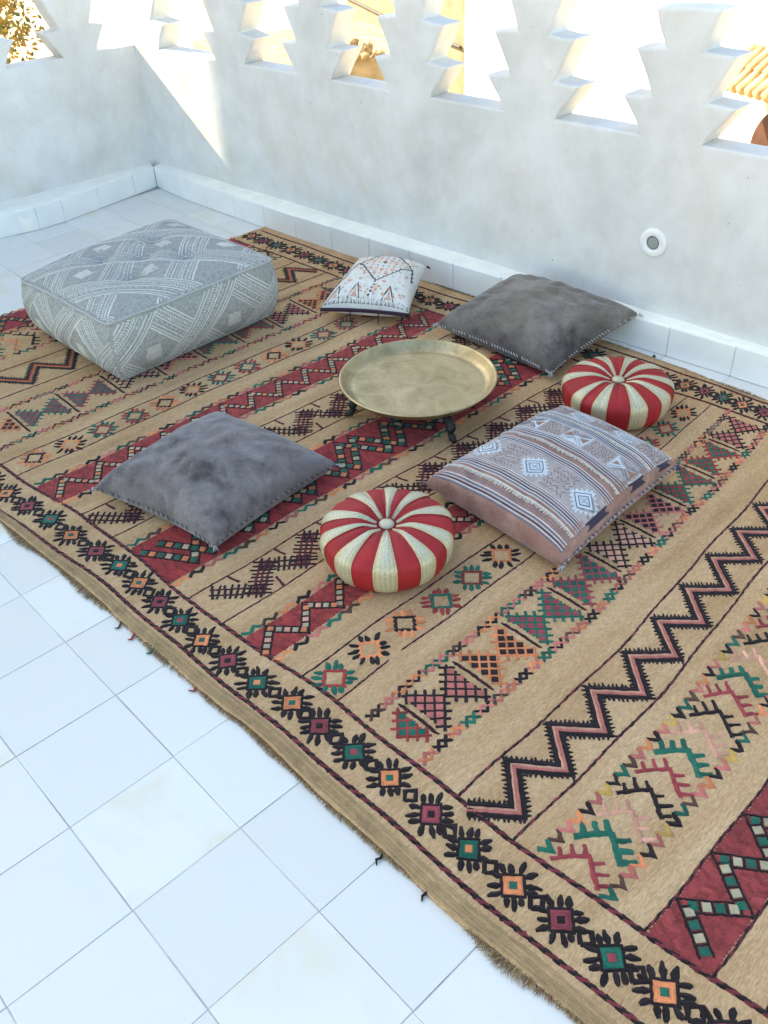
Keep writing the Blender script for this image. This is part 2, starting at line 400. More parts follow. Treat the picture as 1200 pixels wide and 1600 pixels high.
# skirting tiles and their mortar cap
SK_R = [(-2.8327, 1.7265), (-2.6, 1.712), (-2.39, 1.714), (-1.76, 1.730), (-.9, 1.785), (-.37, 1.834), (-.1, 1.858), (.11, 1.872), (2.3, 1.984)]
SK_L = [(1.727, -2.8327), (1.41, -2.772), (1.2, -2.730), (1.05, -2.728), (.93, -2.765), (-1.6, -2.80)]
SKH = .092; SKT = .014
def skirt(ptfn, s0, s1, joints, wall, place):
    for q in range(len(joints)-1):
        a, b = Vector(ptfn(joints[q])), Vector(ptfn(joints[q+1])); d = (b-a).normalized(); n = Vector((-d.y, d.x)) if place == 'r' else Vector((d.y, -d.x))
        a2, b2 = a+d*.0012, b-d*.0012; m_ = (a2+b2)*.5+n*SKT*.5
        h = SKH+rng.uniform(-.004, .004)
        bm = box_bm(m_.x, m_.y, h/2+.001, (b2-a2).length, SKT, h, math.atan2(d.y, d.x)+rng.uniform(-.006, .006), .0018, 1)
        bm_obj('skirting_tile', bm, M['skirt'], wall)
    vs_, fs = [], []
    ns = 60
    for i in range(ns+1):
        t = joints[0]+(joints[-1]-joints[0])*i/ns
        p = Vector(ptfn(t)); q = Vector(ptfn(t+.01)); d = (q-p).normalized(); n = Vector((-d.y, d.x)) if place == 'r' else Vector((d.y, -d.x))
        hz = SKH+.001+.003*noise.noise((t*9, 3, 0))
        if place == 'r':
            s = (p-WC).dot(WT); w = on_right(s, 0, .012)
        else:
            w = on_left(WC.y-p.y, 0, .012)
        pf = p+n*(.0035+.002*noise.noise((t*14, 0, 0)))
        rise = .007+.003*noise.noise((t*6, 9, 0))
        vs_ += [(pf.x, pf.y, .002), (pf.x+n.x*.002, pf.y+n.y*.002, hz), (pf.x+n.x*.008, pf.y+n.y*.008, hz+.004), (pf.x*.35+w.x*.65, pf.y*.35+w.y*.65, hz+rise*.6), (w.x, w.y, hz+rise+.006)]
    for i in range(ns):
        for k in range(4): fs.append((i*5+k, i*5+k+1, (i+1)*5+k+1, (i+1)*5+k))
    mesh_obj('skirting_cap', vs_, fs, M['cap'], wall, smooth=True)
jr = [-2.834]+[-2.6+.2*k for k in range(25)]
skirt(lambda x: (x, interp(SK_R, x)), 0, 0, jr, back_wall, 'r')
SK_Li = [(-a, b) for a, b in SK_L]
jl = [-1.728, -1.60, -1.40, -1.21, -1.09, -.90]+[-.70+.2*k for k in range(10)]
skirt(lambda t: (interp(SK_Li, t), -t), 0, 0, jl, side_wall, 'l')

# round recessed wall light
lp = on_right(2.521, .307); lamp = thing('recessed_wall_light', (lp.x, lp.y, lp.z), 'round white step light with grey lens set low in the plastered parapet', 'light')
def disc_on_wall(name, prof, mat, n=40):
    vs_, fs = [], []; k = len(prof)
    for i in range(n):
        a = 2*math.pi*i/n
        for r, d in prof:
            p = on_right(2.521+r*math.cos(a), .307+r*math.sin(a)*.98, -d); vs_.append(p)
    for i in range(n):
        j = (i+1) % n
        for q in range(k-1): fs.append((i*k+q, i*k+q+1, j*k+q+1, j*k+q))
    return mesh_obj(name, vs_, fs, mat, lamp, smooth=True)
disc_on_wall('ring', [(.0415, -.004), (.0415, .004), (.039, .006), (.022, .0065), (.0205, .005), (.0195, .001)], M['steel'])
disc_on_wall('rim_gasket', [(.0193, .0035), (.0172, .0042), (.0165, .002)], M['lamphole'])
disc_on_wall('lens', [(.0172, .003), (.012, .0038), (.006, .0042), (.0001, .0044)], M['lens'])

# ------------------------------------------------------------------ rug
TAN = (.42, .28, .145); BLK = (.022, .014, .016); DRED = (.085, .012, .020); RED = (.335, .045, .042); PNK = (.55, .165, .135)
GRN = (.014, .13, .088); ORG_ = (.72, .24, .10); PEA = (.72, .36, .25); CRM = (.46, .40, .26); YEL = (.55, .33, .09); MAG = (.32, .060, .075); BRN = (.10, .05, .035)
RX0, RX1 = -2.005, 1.62
CORD = (.19, .035, .045)
INNER = [(-2.0, .085), (-1.104, .187), (-1.015, .196), (-.764, .228), (-.483, .241), (-.233, .249), (-.073, .264), (.072, .275), (.229, .279), (.416, .288), (.601, .299), (.757, .312), (.936, .331), (1.6, .37)]
OUTER = [(-2.0, .055), (-.922, .100), (-.618, .129), (-.467, .144), (-.198, .158), (.057, .165), (.202, .170), (.479, .184), (.672, .190), (.819, .204), (1.6, .245)]
FOUT = [(-2.0, 1.69), (-1.45, 1.70), (-.9, 1.735), (-.365, 1.765), (.15, 1.785), (1.6, 1.83)]
FINN = [(-2.0, 1.56), (-1.459, 1.578), (-.853, 1.602), (-.06, 1.668), (.206, 1.694), (1.6, 1.74)]
def sstep(t): t = max(0, min(1, t)); return t*t*(3-2*t)
def rug_z(x, y):
    e = y-interp(FRONT, x)
    return .0064+.0016*math.sin(x*5.1+y*2.3)+.0013*math.sin(y*7.7-x*3.1)+.0025*math.exp(-(e/.03)**2)*(.5+.5*math.sin(x*11.0+.6))
def rug_map(x, y, h=0.):
    dx = 0.
    if y > .3: dx = -.088*sstep((x+.25)/.65)*((y-.3)/1.18)**1.8
    wx = .0034*math.sin(y*9+x*3.0)+.0018*math.sin(y*23+x*7); wy = .003*math.sin(x*8.3+y)+.0018*math.sin(x*21)
    return Vector((x+dx+wx, y+wy, rug_z(x, y)+h))
rug = thing('patterned_rug', (0, .9, 0), 'large tan flatwoven rug embroidered with red, black and green bands', 'rug')
def build_field():
    vs_, fs = [], []; nx, ny = 150, 74
    for i in range(nx+1):
        x = RX0+(RX1-RX0)*i/nx; f = interp(FRONT, x)+.004*noise.noise((x*6, 1, 0))+.003*noise.noise((x*22, 5, 0)); b = interp(BACK, x)+.005*noise.noise((x*6, 8, 0))
        for j in range(ny+1):
            vs_.append(rug_map(x, f+(b-f)*j/ny))
    m = ny+1; n0 = len(vs_)
    for i in range(nx):
        for j in range(ny): fs.append((i*m+j, (i+1)*m+j, (i+1)*m+j+1, i*m+j+1))
    per = [i*m for i in range(nx+1)]+[nx*m+j for j in range(1, m)]+[i*m+ny for i in range(nx-1, -1, -1)]+[j for j in range(ny-1, 0, -1)]
    for p in per: v = vs_[p]; vs_.append(Vector((v.x, v.y, .0008)))
    k = len(per)
    for q in range(k): fs.append((per[q], n0+q, n0+(q+1) % k, per[(q+1) % k]))
    return mesh_obj('field', vs_, fs, M['rug'], rug, smooth=True)
build_field()
TH = lambda: Thread(rug_map, wk=1.42, pj=.0009, st=.0085, wj=.18)
def xpath(tab, x0, x1, st=.05):
    n = int((x1-x0)/st); return [(x0+(x1-x0)*i/n, interp(tab, x0+(x1-x0)*i/n)) for i in range(n+1)]
for nm, tab in (('border_cord', OUTER), ('border_cord', INNER), ('border_cord', FOUT), ('border_cord', FINN)):
    t = TH(); t.cord(xpath(tab, RX0+.03, RX1-.02), .0072, CORD, BLK, .0135); t.build(nm, rug)
S2 = math.sqrt(.5)
def star(cx, cy, fill, dot, a=.0155, pl=.0195, petal=BLK, ring=BLK, connector=None, k3=.0115, solid=True):
    t = TH(); rot = R(45+rng.uniform(-7, 7)); e1 = (math.cos(rot), math.sin(rot)); e2 = (-e1[1], e1[0])
    P_ = lambda u, v: (cx+e1[0]*u+e2[0]*v, cy+e1[1]*u+e2[1]*v)
    if solid:
        t.poly([P_(-a, -a), P_(a, -a), P_(a, a), P_(-a, a)], fill, .0012)
        b = a*.62
        t.stroke([P_(-b, -b), P_(b, -b), P_(b, b), P_(-b, b), P_(-b, -b)], .0065, fill, .0017)
        d = a*.36; t.poly([P_(-d, -d), P_(d, -d), P_(d, d), P_(-d, d)], dot, .0022)
    t.stroke([P_(-a, -a), P_(a, -a), P_(a, a), P_(-a, a), P_(-a, -a*1.1)], .0042 if solid else .0058, ring, .0018)
    for q in range(4):
        c_, s_ = [(1, 0), (0, 1), (-1, 0), (0, -1)][q]
        for o in (-1, 0, 1):
            off = o*k3*(1+rng.uniform(-.12, .12)); L = pl*(1.08 if o == 0 else .95)*(1+rng.uniform(-.22, .2)); g = a+.0015
            bend = o*.0035+rng.uniform(-.0045, .0045)
            pts = [(g, off), (g+L*.35, off+bend*.4), (g+L*.7, off+bend*.8), (g+L, off+bend*1.3)]
            t.stroke([P_(c_*u-s_*v, s_*u+c_*v) for u, v in pts], [v_*rng.uniform(.85, 1.1) for v_ in (.0044, .0080, .0070, .0034)], petal, .0022)
    if connector:
        mx, my = connector; h = .0092
        w = [(mx+e1[0]*u+e2[0]*v, my+e1[1]*u+e2[1]*v) for u, v in ((-h, -h), (h, -h), (h, h), (-h, h), (-h, -h*1.2))]
        t.stroke(w, .0055, petal, .0018)
    return t
near_x = [-.977, -.885, -.795, -.703, -.61, -.529, -.447, -.362, -.283, -.201, -.116, -.028, .059, .136, .222, .305, .404, .49, .58, .665, .75, .827]
near_y = [.144, .155, .167, .174, .184, .194, .197, .200, .199, .197, .202, .206, .217, .218, .226, .233, .234, .236, .238, .243, .250, .262]
pre = [(-.977-.09*k) for k in range(11, 0, -1)]; post = [.827+.085*k for k in range(1, 9)]
xs = pre+near_x+post
ys = [(interp(OUTER, x)+interp(INNER, x))/2-.002 for x in pre]+near_y+[(interp(OUTER, x)+interp(INNER, x))/2 for x in post]
cyc = [(GRN, MAG), (ORG_, GRN), (MAG, BLK)]
for i, (x, y) in enumerate(zip(xs, ys)):
    k = (i-len(pre)-2) % 3
    fill, dot = cyc[k]
    if k == 0 and rng.random() < .35: dot = ORG_
    con = ((x+xs[i+1])/2, (y+ys[i+1])/2) if i+1 < len(xs) else None
    w_ = interp(INNER, x)-interp(OUTER, x); s_ = min(1, max(.55, w_/.098))
    star(x, y, fill, dot, .0168*s_, .0195*s_, connector=con, k3=.0118*s_).build('border_star', rug)
fx = [-1.96+.0805*k for k in range(44)]
for i, x in enumerate(fx):
    y = (interp(FOUT, x)+interp(FINN, x))/2
    k = (i+1) % 3
    yn = (interp(FOUT, x+.08)+interp(FINN, x+.08))/2
    star(x, y, *cyc[k], a=.0170, pl=.021, connector=(x+.04, (y+yn)/2)).build('border_star', rug)

def ylim(x): return interp(INNER, x), interp(FINN, x)
def thin_line(x, y0=None, y1=None, w=.0045):
    a, b = ylim(x); a = y0 if y0 is not None else a; b = y1 if y1 is not None else b
    t = TH(); n = 24; t.cord([(x, a+(b-a)*i/n) for i in range(n+1)], w*.85, CORD, BLK, .0145, .0014); t.build('band_line', rug)
def zig(x0, x1, y0, y1, hp, ph=0):
    pts, y, k = [], y0, ph
    while y < y1: pts.append((x0 if k % 2 == 0 else x1, y)); y += hp*(1+rng.uniform(-.07, .07)); k += 1
    return pts
def offset_path(pts, d):
    out = []
    for i, p in enumerate(pts):
        def nrm(a, b): L = math.hypot(b[0]-a[0], b[1]-a[1]); return (-(b[1]-a[1])/L, (b[0]-a[0])/L)
        n1 = nrm(pts[i-1], p) if i else nrm(p, pts[1]); n2 = nrm(p, pts[i+1]) if i < len(pts)-1 else n1
        mx, my = n1[0]+n2[0], n1[1]+n2[1]; q = max(.5, (mx*mx+my*my)/2)
        out.append((p[0]+d*mx/q, p[1]+d*my/q))
    return out
def walk(pts, step):
    out, acc = [], step*.5
    for i in range(len(pts)-1):
        a, b = pts[i], pts[i+1]; L = math.hypot(b[0]-a[0], b[1]-a[1])
        while acc < L:
            f = acc/L; out.append(((a[0]+(b[0]-a[0])*f, a[1]+(b[1]-a[1])*f), ((b[0]-a[0])/L, (b[1]-a[1])/L))); acc += step
        acc -= L
    return out
def wave_line(x, y0, y1, amp, hp, cols, w=.0045, seg=3):
    t = TH(); y = y0; k = 0; q = 0
    while y < y1:
        pts = []
        for i in range(seg+1): pts.append((x+(amp if (k+i) % 2 else -amp), y+hp*i))
        t.stroke(pts, w*(1+rng.uniform(-.1, .35)), cols[q % len(cols)], .0018); k += seg; q += 1; y += hp*seg
    t.build('wave_line', rug)
def band_zigzag(x0, x1, hp, y_start=None, line=(PNK, PEA)):
    a, b = ylim((x0+x1)/2); thin_line(x0); thin_line(x1)
    g = (x1-x0)*.22
    p = zig(x0+g, x1-g, (a-.004) if y_start is None else y_start, b+.01, hp)
    t = TH()
    for d in (-.0085, .0085):
        t.stroke(offset_path(p, d), .0085, BLK, .0016)
        for (c, u) in walk(offset_path(p, d*1.35), .0085):
            s_ = 1 if d > 0 else -1; n = (-u[1]*s_, u[0]*s_); L = .0085*(1+rng.uniform(-.2, .25)); k = rng.uniform(-.002, .002)
            t.stroke([c, (c[0]+n[0]*L+u[0]*k, c[1]+n[1]*L+u[1]*k)], [.0055, .002], BLK, .0016)
    t.stroke(offset_path(p, -.0026), .0044, line[0], .0024); t.stroke(offset_path(p, .0026), .0040, line[1], .0024)
    t.build('zigzag', rug)
def ladder(t, p, wd, step, cols):
    for d in (-wd, wd): t.stroke(offset_path(p, d), .0044, BLK, .0022)
    for i, (c, u) in enumerate(walk(p, step)):
        n = (-u[1], u[0]); h = wd*.72; l = step*.34; cc = cols[i % len(cols)]
        t.poly([(c[0]+u[0]*l+n[0]*h, c[1]+u[1]*l+n[1]*h), (c[0]-u[0]*l+n[0]*h, c[1]-u[1]*l+n[1]*h), (c[0]-u[0]*l-n[0]*h, c[1]-u[1]*l-n[1]*h), (c[0]+u[0]*l-n[0]*h, c[1]+u[1]*l-n[1]*h)], cc, .0026)
        q = (c[0]+u[0]*step*.5, c[1]+u[1]*step*.5)
        t.stroke([(q[0]-n[0]*wd, q[1]-n[1]*wd), (q[0]+n[0]*wd, q[1]+n[1]*wd)], .0042, BLK, .0024)
def band_red(x0, x1, hp, cols, wd=.0098, step=.0185, double=None, waves=(GRN, BRN, ORG_, BLK, PNK), lines=False, red=RED, ph=0, y_start=None):
    a, b = ylim((x0+x1)/2); a += .002
    t = TH(); y = a; 
    while y < b-.004:                                  # satin stitches laid chevron-wise
        n = 6
        for k in range(n):
            xa, xb = x0+(x1-x0)*k/n, x0+(x1-x0)*(k+1)/n; sl = .008 if k % 2 else -.008
            yy = max(a, y); 
            t.stroke([(xa, y+.004-sl*.5), (xb, y+.004+sl*.5)], .0088, red, .0011, jit=.12)
        y += .0078
    t.build('red_panel', rug)
    g = (x1-x0)*.16; t = TH()
    p = zig(x0+g, x1-g, (a+.006) if y_start is None else y_start, b, hp, ph)
    if double:
        ladder(t, p, wd, step, cols); ladder(t, [(x, y+double) for x, y in p], wd, step, cols)
    else: ladder(t, p, wd, step, cols)
    t.build('ladder_zigzag', rug)
    if lines: thin_line(x0-.004); thin_line(x1+.004)
    else:
        wave_line(x0-.011, a, b, .0058, .0150, waves, .0056); wave_line(x1+.011, a, b, .0058, .0150, waves[2:]+waves[:2], .0056)
def band_comb(x0, x1, per=.128, stem=DRED, cross=BLK, y_start=None):
    a, b = ylim((x0+x1)/2); thin_line(x0, w=.004); thin_line(x1, w=.004)
    g = (x1-x0)*.24; p = zig(x0+g, x1-g, (a+.012) if y_start is None else y_start, b-.01, per*.5); t = TH()
    for i in range(len(p)-1):
        A, B = p[i], p[i+1]; L = math.hypot(B[0]-A[0], B[1]-A[1]); u = ((B[0]-A[0])/L, (B[1]-A[1])/L); n = (-u[1], u[0])
        for d in ((-.012, 0, .012) if i % 2 else (-.009, .009)):
            t.stroke([(A[0]-u[0]*.014+n[0]*d, A[1]-u[1]*.014+n[1]*d), (B[0]+u[0]*.014+n[0]*d, B[1]+u[1]*.014+n[1]*d)], .0042, (.17, .02, .03) if i % 2 else stem, .0017)
        m = 8
        for k in range(m+1):
            f = -.08+1.16*k/m; c = (A[0]+u[0]*L*f, A[1]+u[1]*L*f); h = (.027 if i % 2 else .022)*(1+rng.uniform(-.15, .15)); w = rng.uniform(-.003, .003)
            t.stroke([(c[0]-n[0]*h-u[0]*w, c[1]-n[1]*h-u[1]*w), (c[0]+n[0]*h+u[0]*w, c[1]+n[1]*h+u[1]*w)], [.0022, .0022] if False else .0042, cross, .0021)
        e = x0 if B[0] > A[0] else x1; s_ = 1 if e == x0 else -1
        ym = (A[1]+B[1])/2
        t.stroke([(e, ym+s_*.0+.016), (e+s_*.022, ym+.019), (e+s_*.036, ym+.022)], .0048, DRED, .0017)
    t.build('comb_motif', rug)
def lattice_triangle(cx, cy, sgn, lc_, fc, n=4, s=.0178):
    t = TH(); hair = .013
    d1 = (-S2, -S2*sgn); d2 = (S2, -S2*sgn)
    Q = lambda i, j: (cx+(d1[0]*i+d2[0]*j)*s, cy+(d1[1]*i+d2[1]*j)*s)
    for i in range(n):
        for j in range(n-i):
            t.poly([Q(i+.12, j+.12), Q(i+.88, j+.12), Q(i+.88, j+.88), Q(i+.12, j+.88)], fc, .0016)
    hh = hair/s
    for i in range(n+1):
        m = n-i if i else n
        if i <= n-1 or True:
            e = max(.55, n-i)
            r_ = lambda: rng.uniform(-.12, .12)
            t.stroke([Q(i, -hh+r_() if i else -.2), Q(i, e+hh*.7+r_())], .0046, lc_, .0021)
            t.stroke([Q(-hh+r_() if i else -.2, i), Q(e+hh*.7+r_(), i)], .0046, lc_, .0022)
    t.build('lattice_triangle', rug)
TRI_CYC = [(RED, GRN), (BLK, PNK), (ORG_, BLK), (GRN, MAG), (MAG, GRN), (BLK, PEA), (PNK, BLK), (GRN, RED)]
BR1 = [GRN, BLK, PNK, ORG_, BLK, PNK]; BR2 = [PNK, BLK, ORG_, GRN, PNK, BRN]
def band_tri(x0, x1, y_first, pitch, start=0):
    a, b = ylim((x0+x1)/2); xc = (x0+x1)/2
    for xe in (x0, x1):
        for ph, cs in ((1, BR1), (-1, BR2)):
            t = TH(); y = a+.012; k = 0; q = rng.randrange(6)
            while y < b-.01:
                pts = [(xe+ph*(.0085 if (k+i) % 2 else -.0085), y+.0185*i) for i in range(3)]
                t.stroke(pts, .0048, cs[q % 6], .0018 if ph > 0 else .0022); y += .037; q += 1
            t.build('braid_line', rug)
    y = y_first; q = start
    yy = y_first-pitch
    while y < b-.03:
        t = TH(); t.cord([(x0+.022, y), (xc, y+.002), (x1-.022, y)], .0058, DRED, BLK, .013, .0016); t.build('cell_divider', rug)
        y0c, y1c = y, min(y+pitch, b)
        ym = (y0c+y1c)/2; lc_, fc = TRI_CYC[q % len(TRI_CYC)]
        if y1c-y0c > .1:
            lattice_triangle(xc-.002, ym-.001, 1, lc_, fc); lattice_triangle(xc+.002, ym+.001, -1, lc_, fc)
        y += pitch; q += 1
    # part cell next to the near border
    lc_, fc = TRI_CYC[(start-1) % len(TRI_CYC)]
    if y_first-a > .06: lattice_triangle(xc, y_first-.054, -1, lc_, fc, 3)
def band_trees(x0, x1, y_first, pitch, cols=(RED, GRN, PEA, BLK)):
    a, b = ylim((x0+x1)/2); q = 0; y = y_first; xc = (x0+x1)/2
    wc = (GRN, BRN, PNK, ORG_, BLK, PNK, YEL, BLK)
    for xe in (x0, x1): wave_line(xe, a+.01, b-.01, .0085, .0125, wc, .0050, 2)
    while y < b-.04:
        t = TH(); c = cols[q % 4]; c = (.33, .05, .06) if c is RED else c
        w0 = (x1-x0)*.36; A = (xc-w0, y); T_ = (xc-.003, y+.044); B = (xc+w0, y+.006)
        wst = .0080 if c is GRN else .0058
        t.stroke([A, ((A[0]+T_[0])/2-.001, (A[1]+T_[1])/2+.001), T_], wst, c, .0022); t.stroke([(T_[0]-.002, T_[1]+.002), B], wst, c, .0022)
        for k in range(3):
            f = .28+.33*k; p = (A[0]+(T_[0]-A[0])*f, A[1]+(T_[1]-A[1])*f); L = .0225*(1+rng.uniform(-.2, .2))
            t.stroke([p, (p[0]-S2*L, p[1]+S2*L)], [wst, wst*.75], c, .0023)
            p = (T_[0]+(B[0]-T_[0])*(f-.05), T_[1]+(B[1]-T_[1])*(f-.05))
            t.stroke([p, (p[0]+S2*L, p[1]+S2*L)], [wst, wst*.75], c, .0023)
        t.build('branch_motif', rug); y += pitch; q += 1
ST_CYC = [(GRN, RED), (BLK, ORG_), (ORG_, BLK), (RED, GRN)]
def band_stars(x0, x1, y_first, pitch, start, step, gap=None):
    a, b = ylim((x0+x1)/2); thin_line(x0, w=.004)
    if gap: thin_line(x1, a, gap-.02, w=.004); thin_line(x1, gap+.02, b, w=.004)
    else: thin_line(x1, w=.004)
    y, q = y_first, start
    while y < b-.03:
        pc, rc = ST_CYC[q % 4]
        star((x0+x1)/2+rng.uniform(-.003, .003), y, TAN, TAN, a=.0190, pl=.0200, petal=pc, ring=rc, solid=False, k3=.0125).build('star_motif', rug)
        y += pitch; q += step
ORANGE_PNK = (ORG_, CRM, PEA, CRM)
band_red(-2.0, -1.885, .05, (GRN, ORG_), lines=False, red=(.33, .035, .045))
band_trees(-1.86, -1.695, .14, .06, (RED, GRN, ORG_, BLK))
band_zigzag(-1.611, -1.445, .062, line=(ORG_, (.55, .10, .06)))
band_tri(-1.376, -1.186, .315, .146, 3)
band_stars(-1.113, -1.03, .265, .0985, 2, -1)
band_red(-.945, -.845, .0485, ORANGE_PNK, y_start=.224, ph=1, wd=.0085, step=.0165)
band_comb(-.762, -.632)
band_red(-.565, -.397, .075, (GRN, ORG_, GRN, CRM), double=.046, wd=.0105, step=.021, red=(.32, .034, .034))
band_comb(-.326, -.21, y_start=.30)
band_red(-.140, -.060, .0505, ORANGE_PNK, y_start=.262, ph=1, wd=.0085, step=.0170)
band_stars(.020, .114, .311, .0985, 0, 1, gap=.435)
band_tri(.186, .324, .357, .147, 1)
band_zigzag(.415, .533, .0585, .285)
band_trees(.578, .690, .312, .0565)
band_red(.762, .854, .0485, (GRN, CRM), wd=.0100, step=.0195, lines=True, y_start=.343, ph=1, red=(.305, .050, .050))
band_stars(.93, 1.025, .40, .0985, 1, 1)
band_tri(1.10, 1.24, .43, .147, 2)
band_red(1.36, 1.50, .06, (GRN, CRM), lines=True)

for k in range(5):
    t = TH(); g = (.92, 1.06, .9, 1.08, .95)[k]
    t.stroke([(x, interp(FRONT, x)+.0045+.0062*k*(.45+.55*sstep((x+1.6)/2.2))+.0012*noise.noise((x*9, k, 2))) for x in [RX0+.02+(RX1-RX0-.04)*i/120 for i in range(121)]], .0037, (.47*g, .31*g, .16*g), .0021); t.build('selvedge_rib', rug)
# frayed fringe and loose ends along the two long edges
def fringe(tab, side, n, name, z0=.004):
    vs_, fs, cs = [], [], []
    for i in range(n):
        x = rng.uniform(RX0, RX1); dens = .5+.5*noise.noise((x*9, side*3, 0))
        if rng.random() > .25+dens: continue
        y = interp(tab, x)+.004*noise.noise((x*6, 1 if side < 0 else 8, 0)); L = rng.uniform(.004, .013)*(.8+1.9*max(0, noise.noise((x*7, 7, side))+.15))
        a = rng.uniform(-.9, .9); w = rng.uniform(.0005, .0011)
        p0 = Vector((x, y-side*.003, z0+rng.uniform(-.001, .003))); p1 = p0+Vector((math.sin(a)*L*.5, side*L*.6, .001)); p2 = p0+Vector((math.sin(a)*L*1.1+rng.uniform(-.003, .003), side*L, 0)); p2.z = rng.uniform(.0008, .003)
        b = len(vs_); d = Vector((w, 0, 0))
        vs_ += [p0-d, p0+d, p1-d*.8, p1+d*.8, p2]; fs += [(b, b+1, b+3, b+2), (b+2, b+3, b+4)]
        g = rng.uniform(.45, 1.05); c = (.38*g, .245*g, .12*g) if rng.random() < .95 else (.2, .03, .04); cs += [c]*5
    o = mesh_obj(name, vs_, fs, M['wool'], rug, cs); o['kind'] = 'stuff'; return o
fringe(FRONT, -1, 11000, 'fringe'); fringe(BACK, 1, 6000, 'fringe')
for (x, y, c, ln) in ((-.246, .116, GRN, .016), (-.311, .110, RED, .016), (.493, .138, BLK, .016), (-.362, .108, BRN, .012), (.402, .130, BLK, .012), (-.102, .122, RED, .010), (-1.69, 1.764, BLK, .022), (-.221, 1.812, BLK, .018)):
    p = [(x+rng.uniform(-.004, .004)+ln*.4*k*rng.uniform(-.5, .6), y-(.006*k if y < 1 else -.006*k), .006-.0012*k) for k in range(4)]
    v_, f_ = tube_geo(p, [.0020, .0028, .0022, .001], 6); mesh_obj('yarn_end', v_, f_, M['wool'], rug, [c]*len(v_), smooth=True)
FL = .0105     # what stands on the rug stands at this height

# ------------------------------------------------------------------ cushions
class Pillow:
    def __init__(s, cs, top, bot, pin=.07, ex=.42, seed=0, wr=.0035, floor=FL, sag=0.):
        s.c = [Vector(c) for c in cs]; s.top, s.bot, s.pin, s.ex, s.seed, s.wr, s.floor, s.sag = top, bot, pin, ex, seed, wr, floor, sag
    def base(s, u, v):
        u2 = u*(1-s.pin*(1-v*v)); v2 = v*(1-s.pin*(1-u*u))
        a, b = (u2+1)/2, (v2+1)/2; L, F, Rr, B = s.c
        return (L*(1-a)+F*a)*(1-b)+(B*(1-a)+Rr*a)*b
    def shape(s, u, v): return max(0, (1-u*u)*(1-v*v))**s.ex
    def pos(s, u, v, side=1):
        p = s.base(u, v); k = s.shape(u, v)
        n1 = noise.noise((u*1.7+s.seed, v*1.7, 3)); n2 = noise.noise((u*4.5+s.seed, v*4.5, 8)); 
        ang = math.atan2(v, u); rr = max(abs(u), abs(v))
        cr = math.sin(ang*17+s.seed+n1*3)*max(0, rr-.35)*(1-rr)*2.2
        edge = s.sag*(noise.noise((u*3+s.seed, v*3, 1)))*(1-abs(u*v))
        if side > 0: z = p.z+s.top*k*(1+.16*n1)+k*s.wr*(n2+cr*1.2)
        else: z = p.z-s.bot*k
        return Vector((p.x, p.y, max(s.floor, z+edge*.0)))
    def fn(s, lu, lv):
        def f(a, b, h=0.):
            u, v = 2*a/lu, 2*b/lv
            u = max(-.999, min(.999, u)); v = max(-.999, min(.999, v)); e = .01
            p = s.pos(u, v); du = s.pos(min(1, u+e), v)-s.pos(max(-1, u-e), v); dv = s.pos(u, min(1, v+e))-s.pos(u, max(-1, v-e))
            n = du.cross(dv); n.normalize(); return p+n*h
        return f
    def build(s, name, mat, parent, n=56):
        vs_, fs = [], []
        g = lambda i: math.sin((2*i/n-1)*math.pi/2)*.55+(2*i/n-1)*.45
        m = n+1
        for i in range(m):
            for j in range(m): vs_.append(s.pos(g(i), g(j)))
        for i in range(n):
            for j in range(n): fs.append((i*m+j, (i+1)*m+j, (i+1)*m+j+1, i*m+j+1))
        b0 = len(vs_); idx = {}
        for i in range(m):
            for j in range(m):
                if i in (0, n) or j in (0, n): idx[i, j] = i*m+j
                else: idx[i, j] = len(vs_); vs_.append(s.pos(g(i), g(j), -1))
        for i in range(n):
            for j in range(n): fs.append((idx[i, j], idx[i, j+1], idx[i+1, j+1], idx[i+1, j]))
        return mesh_obj(name, vs_, fs, mat, parent, smooth=True)
    def edge(s, k, f):
        u, v = [(2*f-1, -1), (1, 2*f-1), (1-2*f, 1), (-1, 1-2*f)][k]; return s.pos(u, v)
def whipstitch(p, parent, edges, c, pitch=.009, w=.0017, dark=None, L=.0065, seed=1):
    vs_, fs, cs = [], [], []; r = random.Random(seed)
    for k in edges:
        n = int((p.edge(k, 0)-p.edge(k, 1)).length/pitch)
        for i in range(n):
            if r.random() < .12: continue
            a = p.edge(k, (i+.15)/n); b = p.edge(k, (i+.8)/n)
            cen = sum(p.c, Vector())/4; out = (a-cen); out.z = 0; out.normalize()
            q0 = a+out*.001+Vector((0, 0, .0042)); q1 = (a+b)/2+out*.0042+Vector((0, 0, .001)); q2 = b+out*.0035+Vector((0, 0, -.0032))
            v_, f_ = tube_geo([q0, q1, q2], [w*.6, w, w*.6], 5); o = len(vs_)
            vs_ += v_; fs += [tuple(x+o for x in f) for f in f_]; g = r.uniform(.75, 1.1)
            cc = dark if (dark and i % 2) else c
            cs += [tuple(x*g for x in cc)]*len(v_)
    o = mesh_obj('stitching', vs_, fs, M['cotton'], parent, cs, smooth=True); o['kind'] = 'stuff'; return o
def tassel(at, out, parent, c, L=.014, n=26, seed=0):
    r = random.Random(seed); vs_, fs, cs = [], [], []
    for i in range(n):
        d = (Vector(out).normalized()+Vector((r.uniform(-.8, .8), r.uniform(-.8, .8), r.uniform(-.5, .5)))).normalized(); l = L*r.uniform(.5, 1.15)
        p0 = Vector(at); p1 = p0+d*l*.5+Vector((0, 0, .001)); p2 = p0+d*l; p2.z = max(FL, p2.z-.004)
        v_, f_ = tube_geo([p0, p1, p2], [.0009, .0010, .0004], 4); o = len(vs_); vs_ += v_; fs += [tuple(x+o for x in f) for f in f_]
        g = r.uniform(.6, 1.1); cs += [tuple(x*g for x in c)]*len(v_)
    return mesh_obj('corner_tassel', vs_, fs, M['cotton'], parent, cs)
